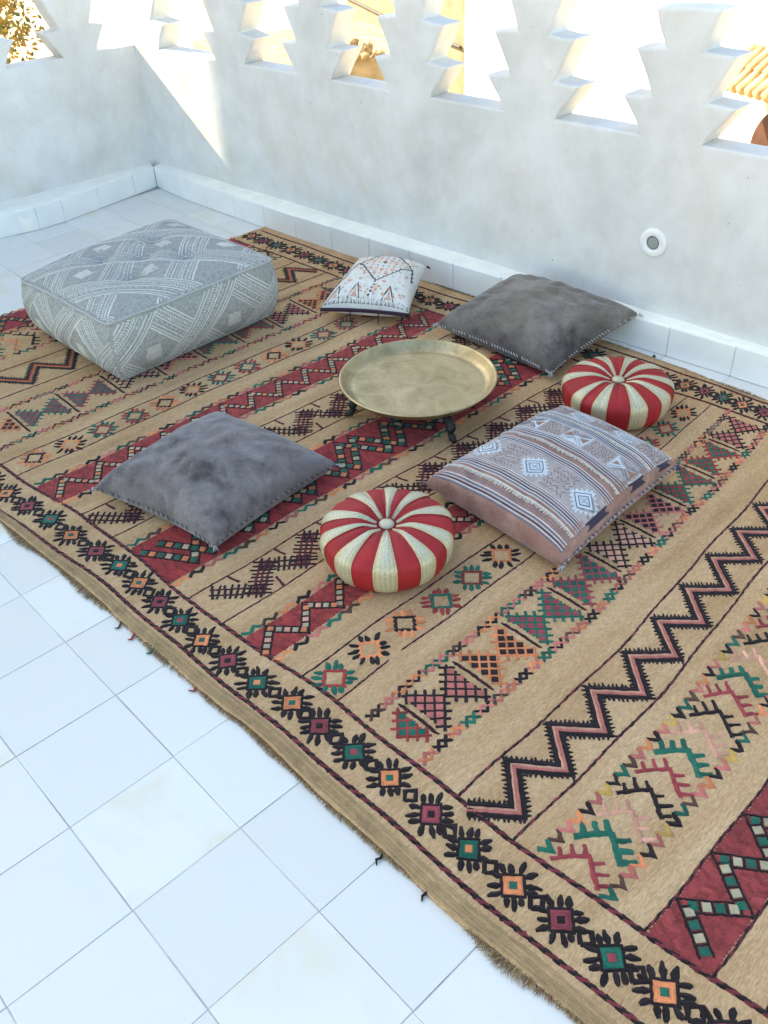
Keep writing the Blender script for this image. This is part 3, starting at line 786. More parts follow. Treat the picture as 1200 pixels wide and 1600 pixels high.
def corners_out(p):
    cen = sum(p.c, Vector())/4; return [(c, Vector((c.x-cen.x, c.y-cen.y, 0))) for c in p.c]
WHT = (.62, .62, .62)
# grey cushion on the near side of the rug
p1 = Pillow([(-.785, .288, .040), (-.392, .367, .036), (-.436, .762, .038), (-.828, .684, .058)], .096, .06, pin=.095, ex=.37, seed=2.0, wr=.007)
g1 = thing('floor_cushion', (-.6, .53, FL), 'blue-grey velvet floor cushion with pale stitched edge, between the pouf and a striped cushion', 'cushion', 'grey velvet cushions')
p1.build('cover', M['grey1'], g1)
whipstitch(p1, g1, (0, 1, 3), (.36, .34, .35), .008, .0013, dark=(.10, .09, .09))
for i, (c, o) in enumerate(corners_out(p1)): tassel(c, o, g1, (.42, .42, .44), .011, 16, i)
# taupe cushion leaning on the skirting
p2 = Pillow([(-.795, 1.487, .042), (-.345, 1.485, .036), (-.302, 1.838, .105), (-.742, 1.790, .112)], .088, .055, pin=.085, ex=.36, seed=5.5, wr=.008)
g2 = thing('floor_cushion', (-.55, 1.65, FL), 'taupe velvet floor cushion with white whipstitched edge, leaning against the long wall', 'cushion', 'grey velvet cushions')
p2.build('cover', M['grey2'], g2)
whipstitch(p2, g2, (0, 1, 3), (.66, .66, .66), .0105, .0017)
for i, (c, o) in enumerate(corners_out(p2)): tassel(c, o, g2, (.58, .58, .58), .014, 26, 10+i)

# brown cushion with woven bands
p3 = Pillow([(-.212, .846, .048), (.200, .834, .046), (.178, 1.294, .058), (-.172, 1.306, .066)], .076, .055, pin=.045, ex=.30, seed=9.1, wr=.002)
g3 = thing('floor_cushion', (0, 1.07, FL), 'rose-brown cushion woven with pale blue diamonds and fringed stripes', 'cushion')
p3.build('cover', M['brown'], g3)
LU, LV = .42, .47; f3 = p3.fn(LU, LV)
BLU = (.57, .605, .645); BL2 = (.15, .17, .22); CR2 = (.66, .60, .54); DK = (.045, .035, .06); BR3 = (.30, .17, .12)
hu = LU/2-.012
def vline(t, b, w, c, h=.0012, a0=-hu, a1=hu): t.stroke([(a0, b), (0, b+.001), (a1, b)], w, c, h, step=.02)
b3 = []
def stripe_bundle(t, b):
    for k, c in ((-.0105, BL2), (-.0065, BLU), (-.0025, DK), (.0012, BLU), (.005, BL2), (.009, BLU)): vline(t, b+k, .0024, c)
def cut_fringe(t, b):
    for k in range(int(2*hu/.0045)):
        a = -hu+k*.0045+rng.uniform(-.001, .001); L = rng.uniform(.004, .0085)
        t.stroke([(a, b+.003), (a+rng.uniform(-.002, .002), b-L)], [.0042, .003], CR2, .0032)
    vline(t, b+.003, .005, CR2, .0030)
def serr_diamond(t, a, b, ra, rb):
    dia = lambda k: [(a-ra*k, b), (a, b-rb*k), (a+ra*k, b), (a, b+rb*k)]
    n = 5
    D = dia(1)
    for q in range(4):
        A, B = D[q], D[(q+1) % 4]
        for k in range(n):
            m0 = (A[0]+(B[0]-A[0])*k/n, A[1]+(B[1]-A[1])*k/n); m1 = (A[0]+(B[0]-A[0])*(k+1)/n, A[1]+(B[1]-A[1])*(k+1)/n)
            mx, my = (m0[0]+m1[0])/2, (m0[1]+m1[1])/2; ox, oy = mx-a, my-b; L = math.hypot(ox, oy)
            t.poly([m0, (mx+ox/L*.010, my+oy/L*.010), m1], BLU, .0013)
    for k, c in ((1, BLU), (.84, BL2), (.72, BLU), (.52, BL2), (.42, BLU)): t.poly(dia(k), c, .0013+.0016*(1-k), True)
    t.stroke([(a-ra*.3, b), (a+ra*.3, b)], .003, BL2, .0032); t.stroke([(a, b-rb*.3), (a, b+rb*.3)], .003, BL2, .0032)
def cross_panel(t, a, b, ra, rb):
    t.poly([(a-ra, b-rb), (a+ra, b-rb), (a+ra, b+rb), (a-ra, b+rb)], BLU, .0012, True)
    for sx, sy in ((1, 1), (1, -1), (-1, 1), (-1, -1)):
        t.stroke([(a+sx*ra*.15, b+sy*rb*.15), (a+sx*ra*.85, b+sy*rb*.85)], .0042, BL2, .0019)
    t.poly([(a-ra*.85, b-rb*.5), (a-ra*.25, b), (a-ra*.85, b+rb*.5)], BR3, .0018); t.poly([(a+ra*.85, b-rb*.5), (a+ra*.25, b), (a+ra*.85, b+rb*.5)], BR3, .0018)
    t.stroke([(a-ra*.5, b-rb*.8), (a, b-rb*.3), (a+ra*.5, b-rb*.8)], .003, BL2, .002); t.stroke([(a-ra*.5, b+rb*.8), (a, b+rb*.3), (a+ra*.5, b+rb*.8)], .003, BL2, .002)
def speck_panel(t, a, b, ra, rb, c=(.24, .17, .16)):
    for i in range(7):
        for j in range(6):
            if rng.random() < .1: continue
            x = a-ra+2*ra*(i+.5)/7; y = b-rb+2*rb*(j+.5)/6; d = rng.choice((-1, 1))
            t.stroke([(x-.0042, y-.0042*d), (x+.0042, y+.0042*d)], .0038, c, .0014)
for b in (-.213, -.150, -.028, .026, .118, .145):
    t = Thread(f3); stripe_bundle(t, b); t.build('woven_stripe', g3, M['cotton'])
for b in (-.180, .002, .132, .222):
    t = Thread(f3); cut_fringe(t, b); t.build('cut_fringe', g3, M['cotton'])
for b in (-.165, -.195):
    t = Thread(f3); vline(t, b, .003, BLU if b > -.17 else BL2); t.build('woven_stripe', g3, M['cotton'])
for b, hb, kinds in ((-.088, .045, 'DpDpD'), (.072, .030, 'XpXsX'), (.184, .026, 'pDpDp')):
    t = Thread(f3)
    for k in range(24):
        a0_, a1_ = -hu+2*hu*k/24, -hu+2*hu*(k+1)/24
        for q in range(4):
            b0_, b1_ = b-hb+2*hb*q/4, b-hb+2*hb*(q+1)/4; t.poly([(a0_, b0_), (a1_, b0_), (a1_, b1_), (a0_, b1_)], (.385, .335, .325), .0006)
    vline(t, b-hb-.002, .002, BLU); vline(t, b+hb+.002, .002, BLU)
    n = len(kinds); wa = 2*hu/n
    for i, k in enumerate(kinds):
        a = -hu+wa*(i+.5)
        if k in 'DS': serr_diamond(t, a, b, wa*.50, hb*.78)
        elif k == 'X': cross_panel(t, a, b, wa*.47, hb*.92)
        else: speck_panel(t, a, b, wa*.46, hb*.9)
    t.build('diamond_band' if 'D' in kinds else 'cross_band', g3, M['cotton'])
for k in range(1):
    for b0, b1 in ((-.13, -.045), (.042, .104), (.16, .21)):
        t = Thread(f3)
        t.poly([(hu-.001, b0), (hu+.010, b0), (hu+.010, b1), (hu-.001, b1)], DK, .0012)
        t.build('dark_end_patch', g3, M['cotton'])
whipstitch(p3, g3, (1,), (.16, .14, .22), .0075, .0020, dark=(.5, .48, .5))
tassel(p3.c[1], (.5, -1, 0), g3, (.52, .54, .58), .012, 16, 31); tassel(p3.c[2], (1, .3, 0), g3, (.10, .09, .16), .014, 26, 32); tassel(p3.c[0], (-1, 0, 0), g3, (.33, .21, .17), .02, 14, 33)

# small white cushion by the wall
p4 = Pillow([(-1.150, 1.312, .046), (-.900, 1.466, .050), (-1.060, 1.712, .088), (-1.285, 1.605, .085)], .068, .05, pin=.06, ex=.38, seed=4.4, wr=.004)
g4 = thing('floor_cushion', (-1.1, 1.52, FL), 'small white cushion stitched with peach diamonds and green dotted lines', 'cushion')
p4.build('cover', M['whitefab'], g4)
LU4, LV4 = .30, .28; f4 = p4.fn(LU4, LV4)
DG = (.07, .095, .085); PCH = (.74, .31, .19); PUR = (.045, .022, .038)
def dots(t, A, B, c, pitch=.0085, w=.0064):
    L = math.hypot(B[0]-A[0], B[1]-A[1]); n = max(1, int(L/pitch)); ux, uy = (B[0]-A[0])/L, (B[1]-A[1])/L
    for i in range(n):
        x, y = A[0]+(B[0]-A[0])*(i+.5)/n, A[1]+(B[1]-A[1])*(i+.5)/n; s_ = 1 if i % 2 else -1
        t.stroke([(x-ux*.004, y-uy*.004), (x+ux*.004, y+uy*.004)], w*.75, c, .0015)
        t.stroke([(x, y), (x-uy*.0055*s_, y+ux*.0055*s_)], w*.6, c, .0015)
cm = (.015, .04); ra_, rb_ = .112, .100
D4 = [(cm[0]-ra_, cm[1]), (cm[0], cm[1]-rb_), (cm[0]+ra_, cm[1]), (cm[0], cm[1]+rb_)]
t = Thread(f4)
for q in range(4): dots(t, D4[q], D4[(q+1) % 4], DG)
dots(t, D4[0], (-.135, -.07), DG); dots(t, D4[2], (.14, -.02), DG); dots(t, D4[1], (cm[0]-.01, -.125), DG, .012)
dots(t, D4[3], (.10, .135), DG); dots(t, D4[3], (-.1, .135), DG); t.build('dotted_line', g4, M['cotton'])['kind'] = 'stuff'
t = Thread(f4)
for k in range(9):
    for j in range(9):
        x = (k-4)*.0225; y = (j-4)*.0195
        if abs(x)/ra_+abs(y)/rb_ > .86 or (k == 4 and j == 4): continue
        c = PCH if (k+j) % 2 == 0 else (.78, .50, .40); X, Y = cm[0]+x, cm[1]+y; s_ = .0065
        if (k*3+j) % 3 == 0: t.poly([(X-.003, Y-.003), (X+.003, Y-.003), (X+.003, Y+.003), (X-.003, Y+.003)], (.16, .20, .20), .0014); continue
        t.stroke([(X-s_, Y), (X, Y-s_*.8), (X+s_, Y)], .0062, c, .0015); t.stroke([(X-s_, Y+.004), (X, Y+.004+s_*.6), (X+s_, Y+.004)], .0034, c, .0015)
t.poly([(cm[0]-.010, cm[1]), (cm[0], cm[1]-.009), (cm[0]+.010, cm[1]), (cm[0], cm[1]+.009)], PUR, .0016)
t.poly([(cm[0]-.005, cm[1]), (cm[0], cm[1]-.0045), (cm[0]+.005, cm[1]), (cm[0], cm[1]+.0045)], PCH, .0022)
t.build('peach_diamond', g4, M['cotton'])['kind'] = 'stuff'
t = Thread(f4)
for i in range(150):
    x, y = rng.uniform(-.13, .13), rng.uniform(-.115, .125)
    if abs(x-cm[0])/ra_+abs(y-cm[1])/rb_ < 1.12: continue
    c = rng.choice((PCH, (.78, .45, .40), (.70, .30, .20), (.40, .42, .44), (.62, .40, .22))); s_ = rng.uniform(.003, .0055)
    t.poly([(x-s_, y-s_*.6), (x+s_, y-s_*.8), (x+s_*.8, y+s_), (x-s_, y+s_*.7)], c, .0013)
t.build('stitched_dots', g4, M['cotton'])['kind'] = 'stuff'
t = Thread(f4)
for a in (-.045, .075, -.115):
    t.stroke([(a-.02, -.128), (a-.006, -.092), (a, -.080), (a+.006, -.092), (a+.02, -.128)], .005, DG, .0015)
    t.poly([(a-.012, -.125), (a, -.095), (a+.012, -.125)], (.62, .40, .34), .0014)
for k in range(60):
    a = -.146+.292*k/59; t.stroke([(a, -.137), (a+rng.uniform(-.002, .002), -.137+rng.uniform(.006, .014))], [.004, .0015], PUR if k % 3 else (.5, .5, .52), .0014)
t.build('edge_motif', g4, M['cotton'])['kind'] = 'stuff'
vs_, fs = [], []
ep = [p4.edge(0, i/30)+Vector((.003, -.004, .0)) for i in range(31)]; v_, f_ = tube_geo(ep, .0065, 8); mesh_obj('purple_edging', v_, f_, M['cotton'], g4, [PUR]*len(v_), smooth=True)
def dangling(i, f):
    p = p4.edge(0, f)+Vector((.004, -.007, -.003)); v_, f_ = tube_geo([p, p+Vector((.003, -.005, -.016)), p+Vector((.006, -.008, -.034))], [.002, .002, .0015], 5)
    v_ = [Vector((q.x, q.y, max(FL+.0005, q.z))) for q in v_]; mesh_obj('edge_thread', v_, f_, M['cotton'], g4, [PUR]*len(v_), smooth=True)
for i, f in enumerate((.34, .66, .93)): dangling(i, f)
tassel(p4.c[2], (.3, 1, .2), g4, PUR, .014, 20, 40); tassel(p4.c[1], (1, -.6, -.2), g4, PUR, .016, 14, 41)

# ------------------------------------------------------------------ striped round cushions
def round_cushion(cx, cy, Rr, H, rot, label, nseg=10, seed=0, squash=1.0, tilt=0.):
    th_ = thing('round_cushion', (cx, cy, FL), label, 'cushion', 'red and gold striped round cushions')
    r_ = random.Random(seed)
    prof = []
    for k in range(34):
        f = k/33
        if f < .62:      # top, from button outwards
            q = f/.62; r = Rr*(.05+.95*math.sin(q*math.pi/2)**.92) if q < 1 else Rr
            z = H*(.56+.44*(math.cos(q*math.pi/2)**.55)) - H*.20*math.exp(-(q/.15)**2)
        else:
            q = (f-.62)/.38; a = q*math.pi/2; r = Rr*(1-.22*(1-math.cos(a))*.9); z = H*.56*(1-math.sin(a)**1.1)
        prof.append((r, max(0, z)))
    jit = [r_.uniform(-.10, .10) for _ in range(nseg)]
    wid = [r_.uniform(.42, .52) for _ in range(nseg)]
    nth = nseg*16
    def surf(th, k, h=0):
        r, z = prof[k]
        seg = th/(2*math.pi)*nseg; f = seg-math.floor(seg)
        puff = (abs(math.sin(f*math.pi*2)))**.7
        q = r/Rr
        ang = th+.03*math.sin(3*th+seed)
        rr = r*(1+.018*puff*q)+h; zz = z*(1+.055*puff*(1-q*.6))+h*.8
        fold = math.sin(th*nseg*5+seed*2+2*math.sin(th*7))*.0016*math.exp(-((q-.28)/.25)**2)
        p = Vector((rr*math.cos(ang), rr*math.sin(ang)*squash, max(0, zz+fold)))
        p.z += max(0, p.z)*tilt*p.y
        return Vector((cx+p.x, cy+p.y, FL+max(0., p.z)))
    vs_, fs = [], []; K = len(prof)
    for i in range(nth):
        th = 2*math.pi*i/nth
        for k in range(K): vs_.append(surf(th+rot, k))
    for i in range(nth):
        j = (i+1) % nth
        for k in range(K-1): fs.append((i*K+k, i*K+k+1, j*K+k+1, j*K+k))
    mesh_obj('cover', vs_, fs, M['redcloth'], th_, smooth=True)
    GOLD = (.62, .52, .29); SILV = (.62, .62, .52); EDG = (.66, .44, .24)
    for s_ in range(nseg):
        v_, f_, c_ = [], [], []; nc = 10; c0 = (s_+.5+jit[s_])/nseg*2*math.pi; hw = wid[s_]/nseg*math.pi*1.02
        kk = list(range(1, K-2))
        for k in kk:
            r = prof[k][0]/Rr; w = hw*(.70+.30*r) if r > .35 else hw*(.805+.55*(.35-r)/.35)
            for q in range(nc+1):
                x = 2*q/nc-1; th = c0+w*x*(1 if r > .15 else .9)
                v_.append(surf(th+rot, k, .0014+.0010*(1-x*x)))
                e = abs(x)
                shine = .5+.5*math.sin(r_.random()*.6+k*.9)
                base = tuple(a*(1-f0)+b*f0 for a, b, f0 in zip(GOLD, SILV, (.7*(1-abs(x*.9)),)*3)) if e < .85 else EDG
                if 14 < k: base = tuple(a*.55+b*.45 for a, b in zip(base, GOLD))
                g = 1-.18*(q % 2); c_.append(tuple(min(.85, a*g) for a in base))
        for a in range(len(kk)-1):
            for q in range(nc): f_.append((a*(nc+1)+q, (a+1)*(nc+1)+q, (a+1)*(nc+1)+q+1, a*(nc+1)+q+1))
        mesh_obj('gold_ribbon', v_, f_, M['ribbon'], th_, c_, smooth=True)
    zt = FL+prof[1][1]
    bt = [(0.0001, .0075), (.008, .0072), (.0135, .0055), (.0165, .002), (.016, -.003), (.012, -.008)]
    bv, bf, bc = [], [], []; n = 24
    for i in range(n):
        a = 2*math.pi*i/n
        for r, z in bt:
            bv.append(Vector((cx+r*math.cos(a)*1.05, cy+r*math.sin(a), zt+z+.004))); bc.append((.58, .53, .38))
    k = len(bt)
    for i in range(n):
        j = (i+1) % n
        for q in range(k-1): bf.append((i*k+q, i*k+q+1, j*k+q+1, j*k+q))
    mesh_obj('button', bv, bf, M['ribbon'], th_, bc, smooth=True)
    return th_
round_cushion(-.118, .634, .143, .100, R(-62), 'red and gold striped round cushion between the tray and the rug edge cord', seed=3)
round_cushion(-.128, 1.490, .143, .097, R(20), 'red and gold striped round cushion between the patterned brown cushion and the wall', seed=8)

# ------------------------------------------------------------------ woven pouf
pouf = thing('floor_pouf', (-1.55, .94, FL), 'large square grey pouf woven with white diagonal bands', 'pouf')
PCN = [Vector((-1.815, .612)), Vector((-1.243, .618)), Vector((-1.275, 1.248)), Vector((-1.880, 1.232))]
PH = .205
tufts = [(-.33, -.33), (.33, .33), (-.33, .33), (.33, -.33), (0, 0)]
def pouf_xy(u, v):
    a, b = (u+1)/2, (v+1)/2; return (PCN[0]*(1-a)+PCN[1]*a)*(1-b)+(PCN[3]*(1-a)+PCN[2]*a)*b
def rc(u, v, r=.16):
    # pull the corners of the square plan in to rounded ones
    au, av = abs(u), abs(v)
    if au > 1-r and av > 1-r:
        dx, dy = au-(1-r), av-(1-r); L = max(dx, dy); n = math.hypot(dx, dy)
        k = L/n if n else 1; k = .55*k+.45
        u = math.copysign(1-r+dx*k, u); v = math.copysign(1-r+dy*k, v)
    return u, v
def pouf_top(u, v, h=0.):
    u2, v2 = rc(u, v); p = pouf_xy(u2*.985, v2*.985)
    z = PH+.030*max(0., (1-u*u)*(1-v*v))**.6-.016*max(abs(u), abs(v))**8+.004*noise.noise((u*2, v*2, 5))
    for a, b in tufts: z -= .032*math.exp(-((u-a)**2+(v-b)**2)/.018)
    z -= .018*sstep((-u-.2)/.8)*sstep((-v-.2)/.8)
    return Vector((p.x, p.y, FL+z+h))
def pouf_side(k, u, w, h=0.):
    # k: 0 = -y side, 1 = +x side, 2 = +y side, 3 = -x side ; w 0 bottom .. 1 top
    q = [(u, -1), (1, u), (-u, 1), (-1, -u)][k]; u2, v2 = rc(*q)
    t = pouf_top(*q)
    bul = (max(0., math.sin(math.pi*min(1, max(0, w))))**.8)*.030*(1-.55*u**4)+.003*noise.noise((u*3+k*7, w*3, 2))
    inn = -.020*(1-w)**3
    p = pouf_xy(u2*.985, v2*.985); c = pouf_xy(0, 0)
    nrm = [Vector((0, -1)), Vector((1, 0)), Vector((0, 1)), Vector((-1, 0))][k]
    cd = (p-c).normalized(); cf = abs(u)**6; nrm = (nrm*(1-cf)+cd*cf).normalized()
    p = p+nrm*(bul+inn+h)
    zt = t.z-FL
    return Vector((p.x, p.y, FL+max(0.0, zt*w)))
vs_, fs = [], []; n = 44
for i in range(n+1):
    for j in range(n+1): vs_.append(pouf_top(2*i/n-1, 2*j/n-1))
for i in range(n):
    for j in range(n): fs.append((i*(n+1)+j, (i+1)*(n+1)+j, (i+1)*(n+1)+j+1, i*(n+1)+j+1))
mesh_obj('top_panel', vs_, fs, M['poufbase'], pouf, smooth=True)
vs_, fs = [], []
for k in range(4):
    b0 = len(vs_); m = 16
    for i in range(n+1):
        for j in range(m+1): vs_.append(pouf_side(k, 2*i/n-1, 1-j/m))
    for i in range(n):
        for j in range(m): q = b0+i*(m+1)+j; fs.append((q, q+1, q+m+2, q+m+1))
mesh_obj('side_panel', vs_, fs, M['poufbase'], pouf, smooth=True)
seam = []
for k in range(4):
    for i in range(30): seam.append(pouf_side(k, 2*i/30-1, 1.0)+Vector((0, 0, .001)))
seam.append(seam[0]); v_, f_ = tube_geo(seam, .0042, 7); mesh_obj('piping', v_, f_, M['cotton'], pouf, [(.44, .44, .42)]*len(v_), smooth=True)
seam = []
for k in range(4):
    for i in range(30): seam.append(pouf_side(k, 2*i/30-1, 0.02)+Vector((0, 0, .003)))
seam.append(seam[0]); v_, f_ = tube_geo(seam, .0035, 6); mesh_obj('piping', v_, f_, M['cotton'], pouf, [(.40, .40, .38)]*len(v_), smooth=True)
PWH = (.63, .62, .575); PMID = (.47, .465, .44); PDK = (.20, .225, .25)
def pouf_pattern(fn, wa, wb, a_off, b_off):
    """diagonal bands of fine white lines and dotted zigzags with a pale motif in each diamond"""
    per = .206; BW = .041
    inside = lambda a, b: -wa < a < wa and -wb < b < wb
    dirs = [((S2, S2), (-S2, S2)), ((S2, -S2), (S2, S2))]
    t = Thread(fn, .001); t2 = Thread(fn, .001)
    def near_band(a, b, d):
        n_ = dirs[d][1]; x = ((a+a_off)*n_[0]+(b+b_off)*n_[1])/per; return abs(x-round(x))*per
    Lm = math.hypot(wa, wb)
    for d in (0, 1):
        u, n_ = dirs[d]
        o0 = (a_off*n_[0]+b_off*n_[1])
        for k in range(-9, 10):
            c0 = k*per-o0
            if abs(c0) > Lm+BW: continue
            for off, w, c in ((-BW, .0044, PWH), (-.033, .0030, PWH), (-.022, .0030, PWH), (-.001, .0034, PWH), (.031, .0036, PWH), (BW, .0044, PWH)):
                run = []; st = .012; m = int(2*Lm/st)
                for q in range(m+1):
                    s_ = -Lm+q*st; a = u[0]*s_+n_[0]*(c0+off); b = u[1]*s_+n_[1]*(c0+off)
                    ok = inside(a, b) and not (d == 1 and near_band(a, b, 0) < BW*.98)
                    if ok: run.append((a, b))
                    if (not ok or q == m) and run:
                        if len(run) > 1: t.stroke(run, w, c, .001, step=.02)
                        run = []
            m = int(2*Lm/.0085)
            for q in range(m+1):
                s_ = -Lm+q*.0085
                for oo, sg in ((.0085, 1), (.0205, -1)):
                    a = u[0]*s_+n_[0]*(c0+oo); b = u[1]*s_+n_[1]*(c0+oo)
                    if not inside(a, b) or (d == 1 and near_band(a, b, 0) < BW): continue
                    x, y = (u[0]*.0034+n_[0]*.004*sg), (u[1]*.0034+n_[1]*.004*sg)
                    t.stroke([(a-x, b-y), (a+x, b+y)], .0034, PWH, .0012)
                for oo in (-.0105,):
                    if q % 2: continue
                    a = u[0]*s_+n_[0]*(c0+oo); b = u[1]*s_+n_[1]*(c0+oo)
                    if not inside(a, b) or (d == 1 and near_band(a, b, 0) < BW): continue
                    t.stroke([(a-u[0]*.005, b-u[1]*.005), (a+u[0]*.005, b+u[1]*.005)], .006, PMID, .0008)
    o = t.build('woven_bands', pouf, M['cotton']); o['kind'] = 'stuff'
    for i in range(-9, 10):
        for j in range(-9, 10):
            c0 = (i+.5)*per-(a_off*dirs[0][1][0]+b_off*dirs[0][1][1]); c1 = (j+.5)*per-(a_off*dirs[1][1][0]+b_off*dirs[1][1][1])
            a = dirs[0][1][0]*c0+dirs[1][1][0]*c1; b = dirs[0][1][1]*c0+dirs[1][1][1]*c1
            if not (inside(a-.03, b-.03) and inside(a+.03, b+.03)): continue
            t2 = Thread(fn, .001); r = .031
            blk = []
            for q in range(16):
                th = 2*math.pi*q/16; rr = r*(1.15 if q % 4 == 2 else .82)*(1+rng.uniform(-.12, .12)); blk.append((a+rr*math.cos(th), b+rr*math.sin(th)))
            t2.poly(blk, (.56, .55, .50), .0010)
            for q in range(10):
                x, y = a+rng.uniform(-.045, .045), b+rng.uniform(-.045, .045)
                if inside(x, y) and abs(x-a)+abs(y-b) < .055: t2.stroke([(x-.004, y), (x+.004, y+.002)], .003, PMID, .0008)
            t2.build('pale_motif', pouf, M['cotton'])
for a, b in tufts:
    q = pouf_top(a, b); lathe('tuft_button', [(.0001, .006), (.006, .0052), (.010, .002), (.0105, -.002)], M['poufbase'], pouf, (q.x, q.y, q.z), 14)
W_ = .30
pouf_pattern(lambda a, b, h: pouf_top(a/W_, b/W_, h), W_*.985, W_*.985, .02, .05)
for k in (0, 1, 2, 3):
    pouf_pattern(lambda a, b, h, k=k: pouf_side(k, a/W_, (b+PH/2)/PH, h), W_*.985, PH/2*.97, .02+.31*k, .03)

# ------------------------------------------------------------------ brass tray on three feet
TC = (-.530, 1.140); TZ = .100
tray = thing('brass_tray', (TC[0], TC[1], FL), 'round aged brass tray with raised rim on three dark feet', 'tray')
RT = .222; KT = .968
prof = [(.0001, TZ-.024), (.06, TZ-.0245), (.12, TZ-.024), (.172, TZ-.023), (.180, TZ-.0215), (.186, TZ-.0225), (.194, TZ-.020), (.204, TZ-.012), (.212, TZ-.002), (.2165, TZ+.002), (.2205, TZ+.0025), (RT+.001, TZ-.0005), (.2195, TZ-.004), (.210, TZ-.013), (.197, TZ-.025), (.184, TZ-.029), (.12, TZ-.030), (.0001, TZ-.030)]
lathe('dish', [(r_*KT, z_) for r_, z_ in prof], M['brass'], tray, (TC[0], TC[1], 0), 96)
feet = [(-.318, 1.062), (-.632, .958), (-.60, 1.345)]
for fx_, fy_ in feet:
    d = Vector((fx_-TC[0], fy_-TC[1], 0)); L = d.length; d.normalize(); c = Vector((TC[0], TC[1], 0))
    g = c+d*(L-.030); zt = TZ-.030
    pts = [g+d*-.052+Vector((0, 0, zt-.004)), g+d*-.02+Vector((0, 0, zt-.006)), g+d*.004+Vector((0, 0, zt-.012)), g+d*.006+Vector((0, 0, zt*.55)), g+d*.004+Vector((0, 0, FL+.018)), g+d*.014+Vector((0, 0, FL+.008)), g+d*.030+Vector((0, 0, FL+.0055))]
    v_, f_ = tube_geo(pts, [.008, .0095, .012, .0085, .0085, .0105, .0052], 9); leg = mesh_obj('leg', v_, f_, M['iron'], tray, smooth=True)
    kn = g+d*.006+Vector((0, 0, zt*.62)); lathe('knob', [(.0001, .012), (.008, .010), (.0125, .004), (.013, -.002), (.009, -.009), (.0001, -.012)], M['iron'], leg, (kn.x, kn.y, kn.z), 16)
lathe('under_ring', [(.150, TZ-.0315), (.158, TZ-.0305), (.158, TZ-.038), (.150, TZ-.038), (.150, TZ-.0315)], M['iron'], tray, (TC[0], TC[1], 0), 48)

# ------------------------------------------------------------------ the neighbourhood beyond the parapets
M['sand'] = mat_plain('pale_sandy_ground', (.52, .43, .30), .95, vary=.2, scale=2, spec=.1)
M['bounceroof'] = mat_plain('warm_bounce_roof', (.86, .64, .34), .9, vary=.08, scale=3, spec=.1)  # warm tone put in so the roof reflects warm light up to the parapet
M['earth'] = mat_plain('packed_earth_roof', (.36, .29, .19), .95, vary=.3, scale=5, spec=.1)
M['limewash'] = mat_plain('limewash', (.78, .75, .68), .9, vary=.05, scale=3, spec=.1)
M['ochre'] = mat_plain('ochre_render', (.25, .215, .15), .9, vary=.18, scale=2.5, spec=.1)
M['clay'] = mat_plain('clay_tile', (.52, .37, .21), .85, vary=.35, scale=9, spec=.1)
M['wood'] = mat_plain('brown_door_wood', (.075, .032, .022), .6, vary=.3, scale=8)
M['rubble'] = mat_plain('orange_rubble', (.38, .27, .15), .9, vary=.45, scale=9, bmp=.5, spec=.1)
M['darkline'] = mat_plain('black_cable', (.03, .03, .03), .6)
M['bark'] = mat_plain('bark', (.16, .11, .07), .9, vary=.3, scale=20)
gz = -3.4
vs_ = [(-700, -700, gz), (700, -700, gz), (700, 700, gz), (-700, 700, gz)]
tag(mesh_obj('ground', vs_, [(0, 1, 2, 3)], M['sand']), kind='structure')
# body of our own house below the terrace
own = bm_obj('terrace_house', box_bm(-.2, -1.0, -1.82, 5.7, 5.9, 3.1), M['limewash']); tag(own, 'limewashed house block carrying the tiled terrace', 'house')
def house(name, x, y, sx, sy, z1, rz, mat, label, cat='house', par=.25, wins=()):
    h = thing(name, (x, y, gz), label, cat)
    bm_obj('wall', box_bm(x, y, (gz+z1)/2, sx, sy, z1-gz, rz), M[mat], h)
    c, s_ = math.cos(rz), math.sin(rz)
    if par:
        for (ox, oy, wx, wy) in ((0, sy/2-.1, sx, .2), (0, -sy/2+.1, sx, .2), (sx/2-.1, 0, .2, sy-.4), (-sx/2+.1, 0, .2, sy-.4)):
            bm_obj('parapet', box_bm(x+c*ox-s_*oy, y+s_*ox+c*oy, z1+par/2+.002, wx-.004, wy-.004, par, rz, .02), M[mat], h)
    return h
# tall stair tower left of the view: it keeps the whole terrace in shade
_tc = Vector((-3.97, 1.40))+Matrix.Rotation(R(16), 2) @ Vector((-1.5, -1.65))
tower = house('stair_tower', _tc.x, _tc.y, 3.0, 3.3, 3.7, R(16), 'limewash', 'tall limewashed stair tower beside the short parapet, shading the terrace', 'tower', .3)
# roof directly behind the long parapet, coloured warm to bounce sunlight onto its jambs
house('low_house', -1.2, 3.78, 15.0, 3.44, -.6, R(2), 'bounceroof', 'low house with warm light-bouncing roof directly behind the long parapet', par=0)
house('low_shed', -9.6, 8.1, 2.6, 2.6, -1.0, R(-20), 'earth', 'low earth-coloured shed roof between the warm roof and the ochre house', 'shed', par=0)
och = house('ochre_house', -11.03, 13.71, 6.0, 4.0, 1.5, R(-24), 'ochre', 'ochre rendered house with a cable strung across its front')
wh = house('white_house', -2.85-.564+.547, 8.07+.205+1.504, 11.2, 3.2, .9, R(-20), 'limewash', 'white house with arched brown door under a clay tile canopy')
wh2 = house('white_house', -24.7, 21.1, 30.0, 4.0, 2.0, R(-8), 'limewash', 'long white house standing far behind the leafy tree')
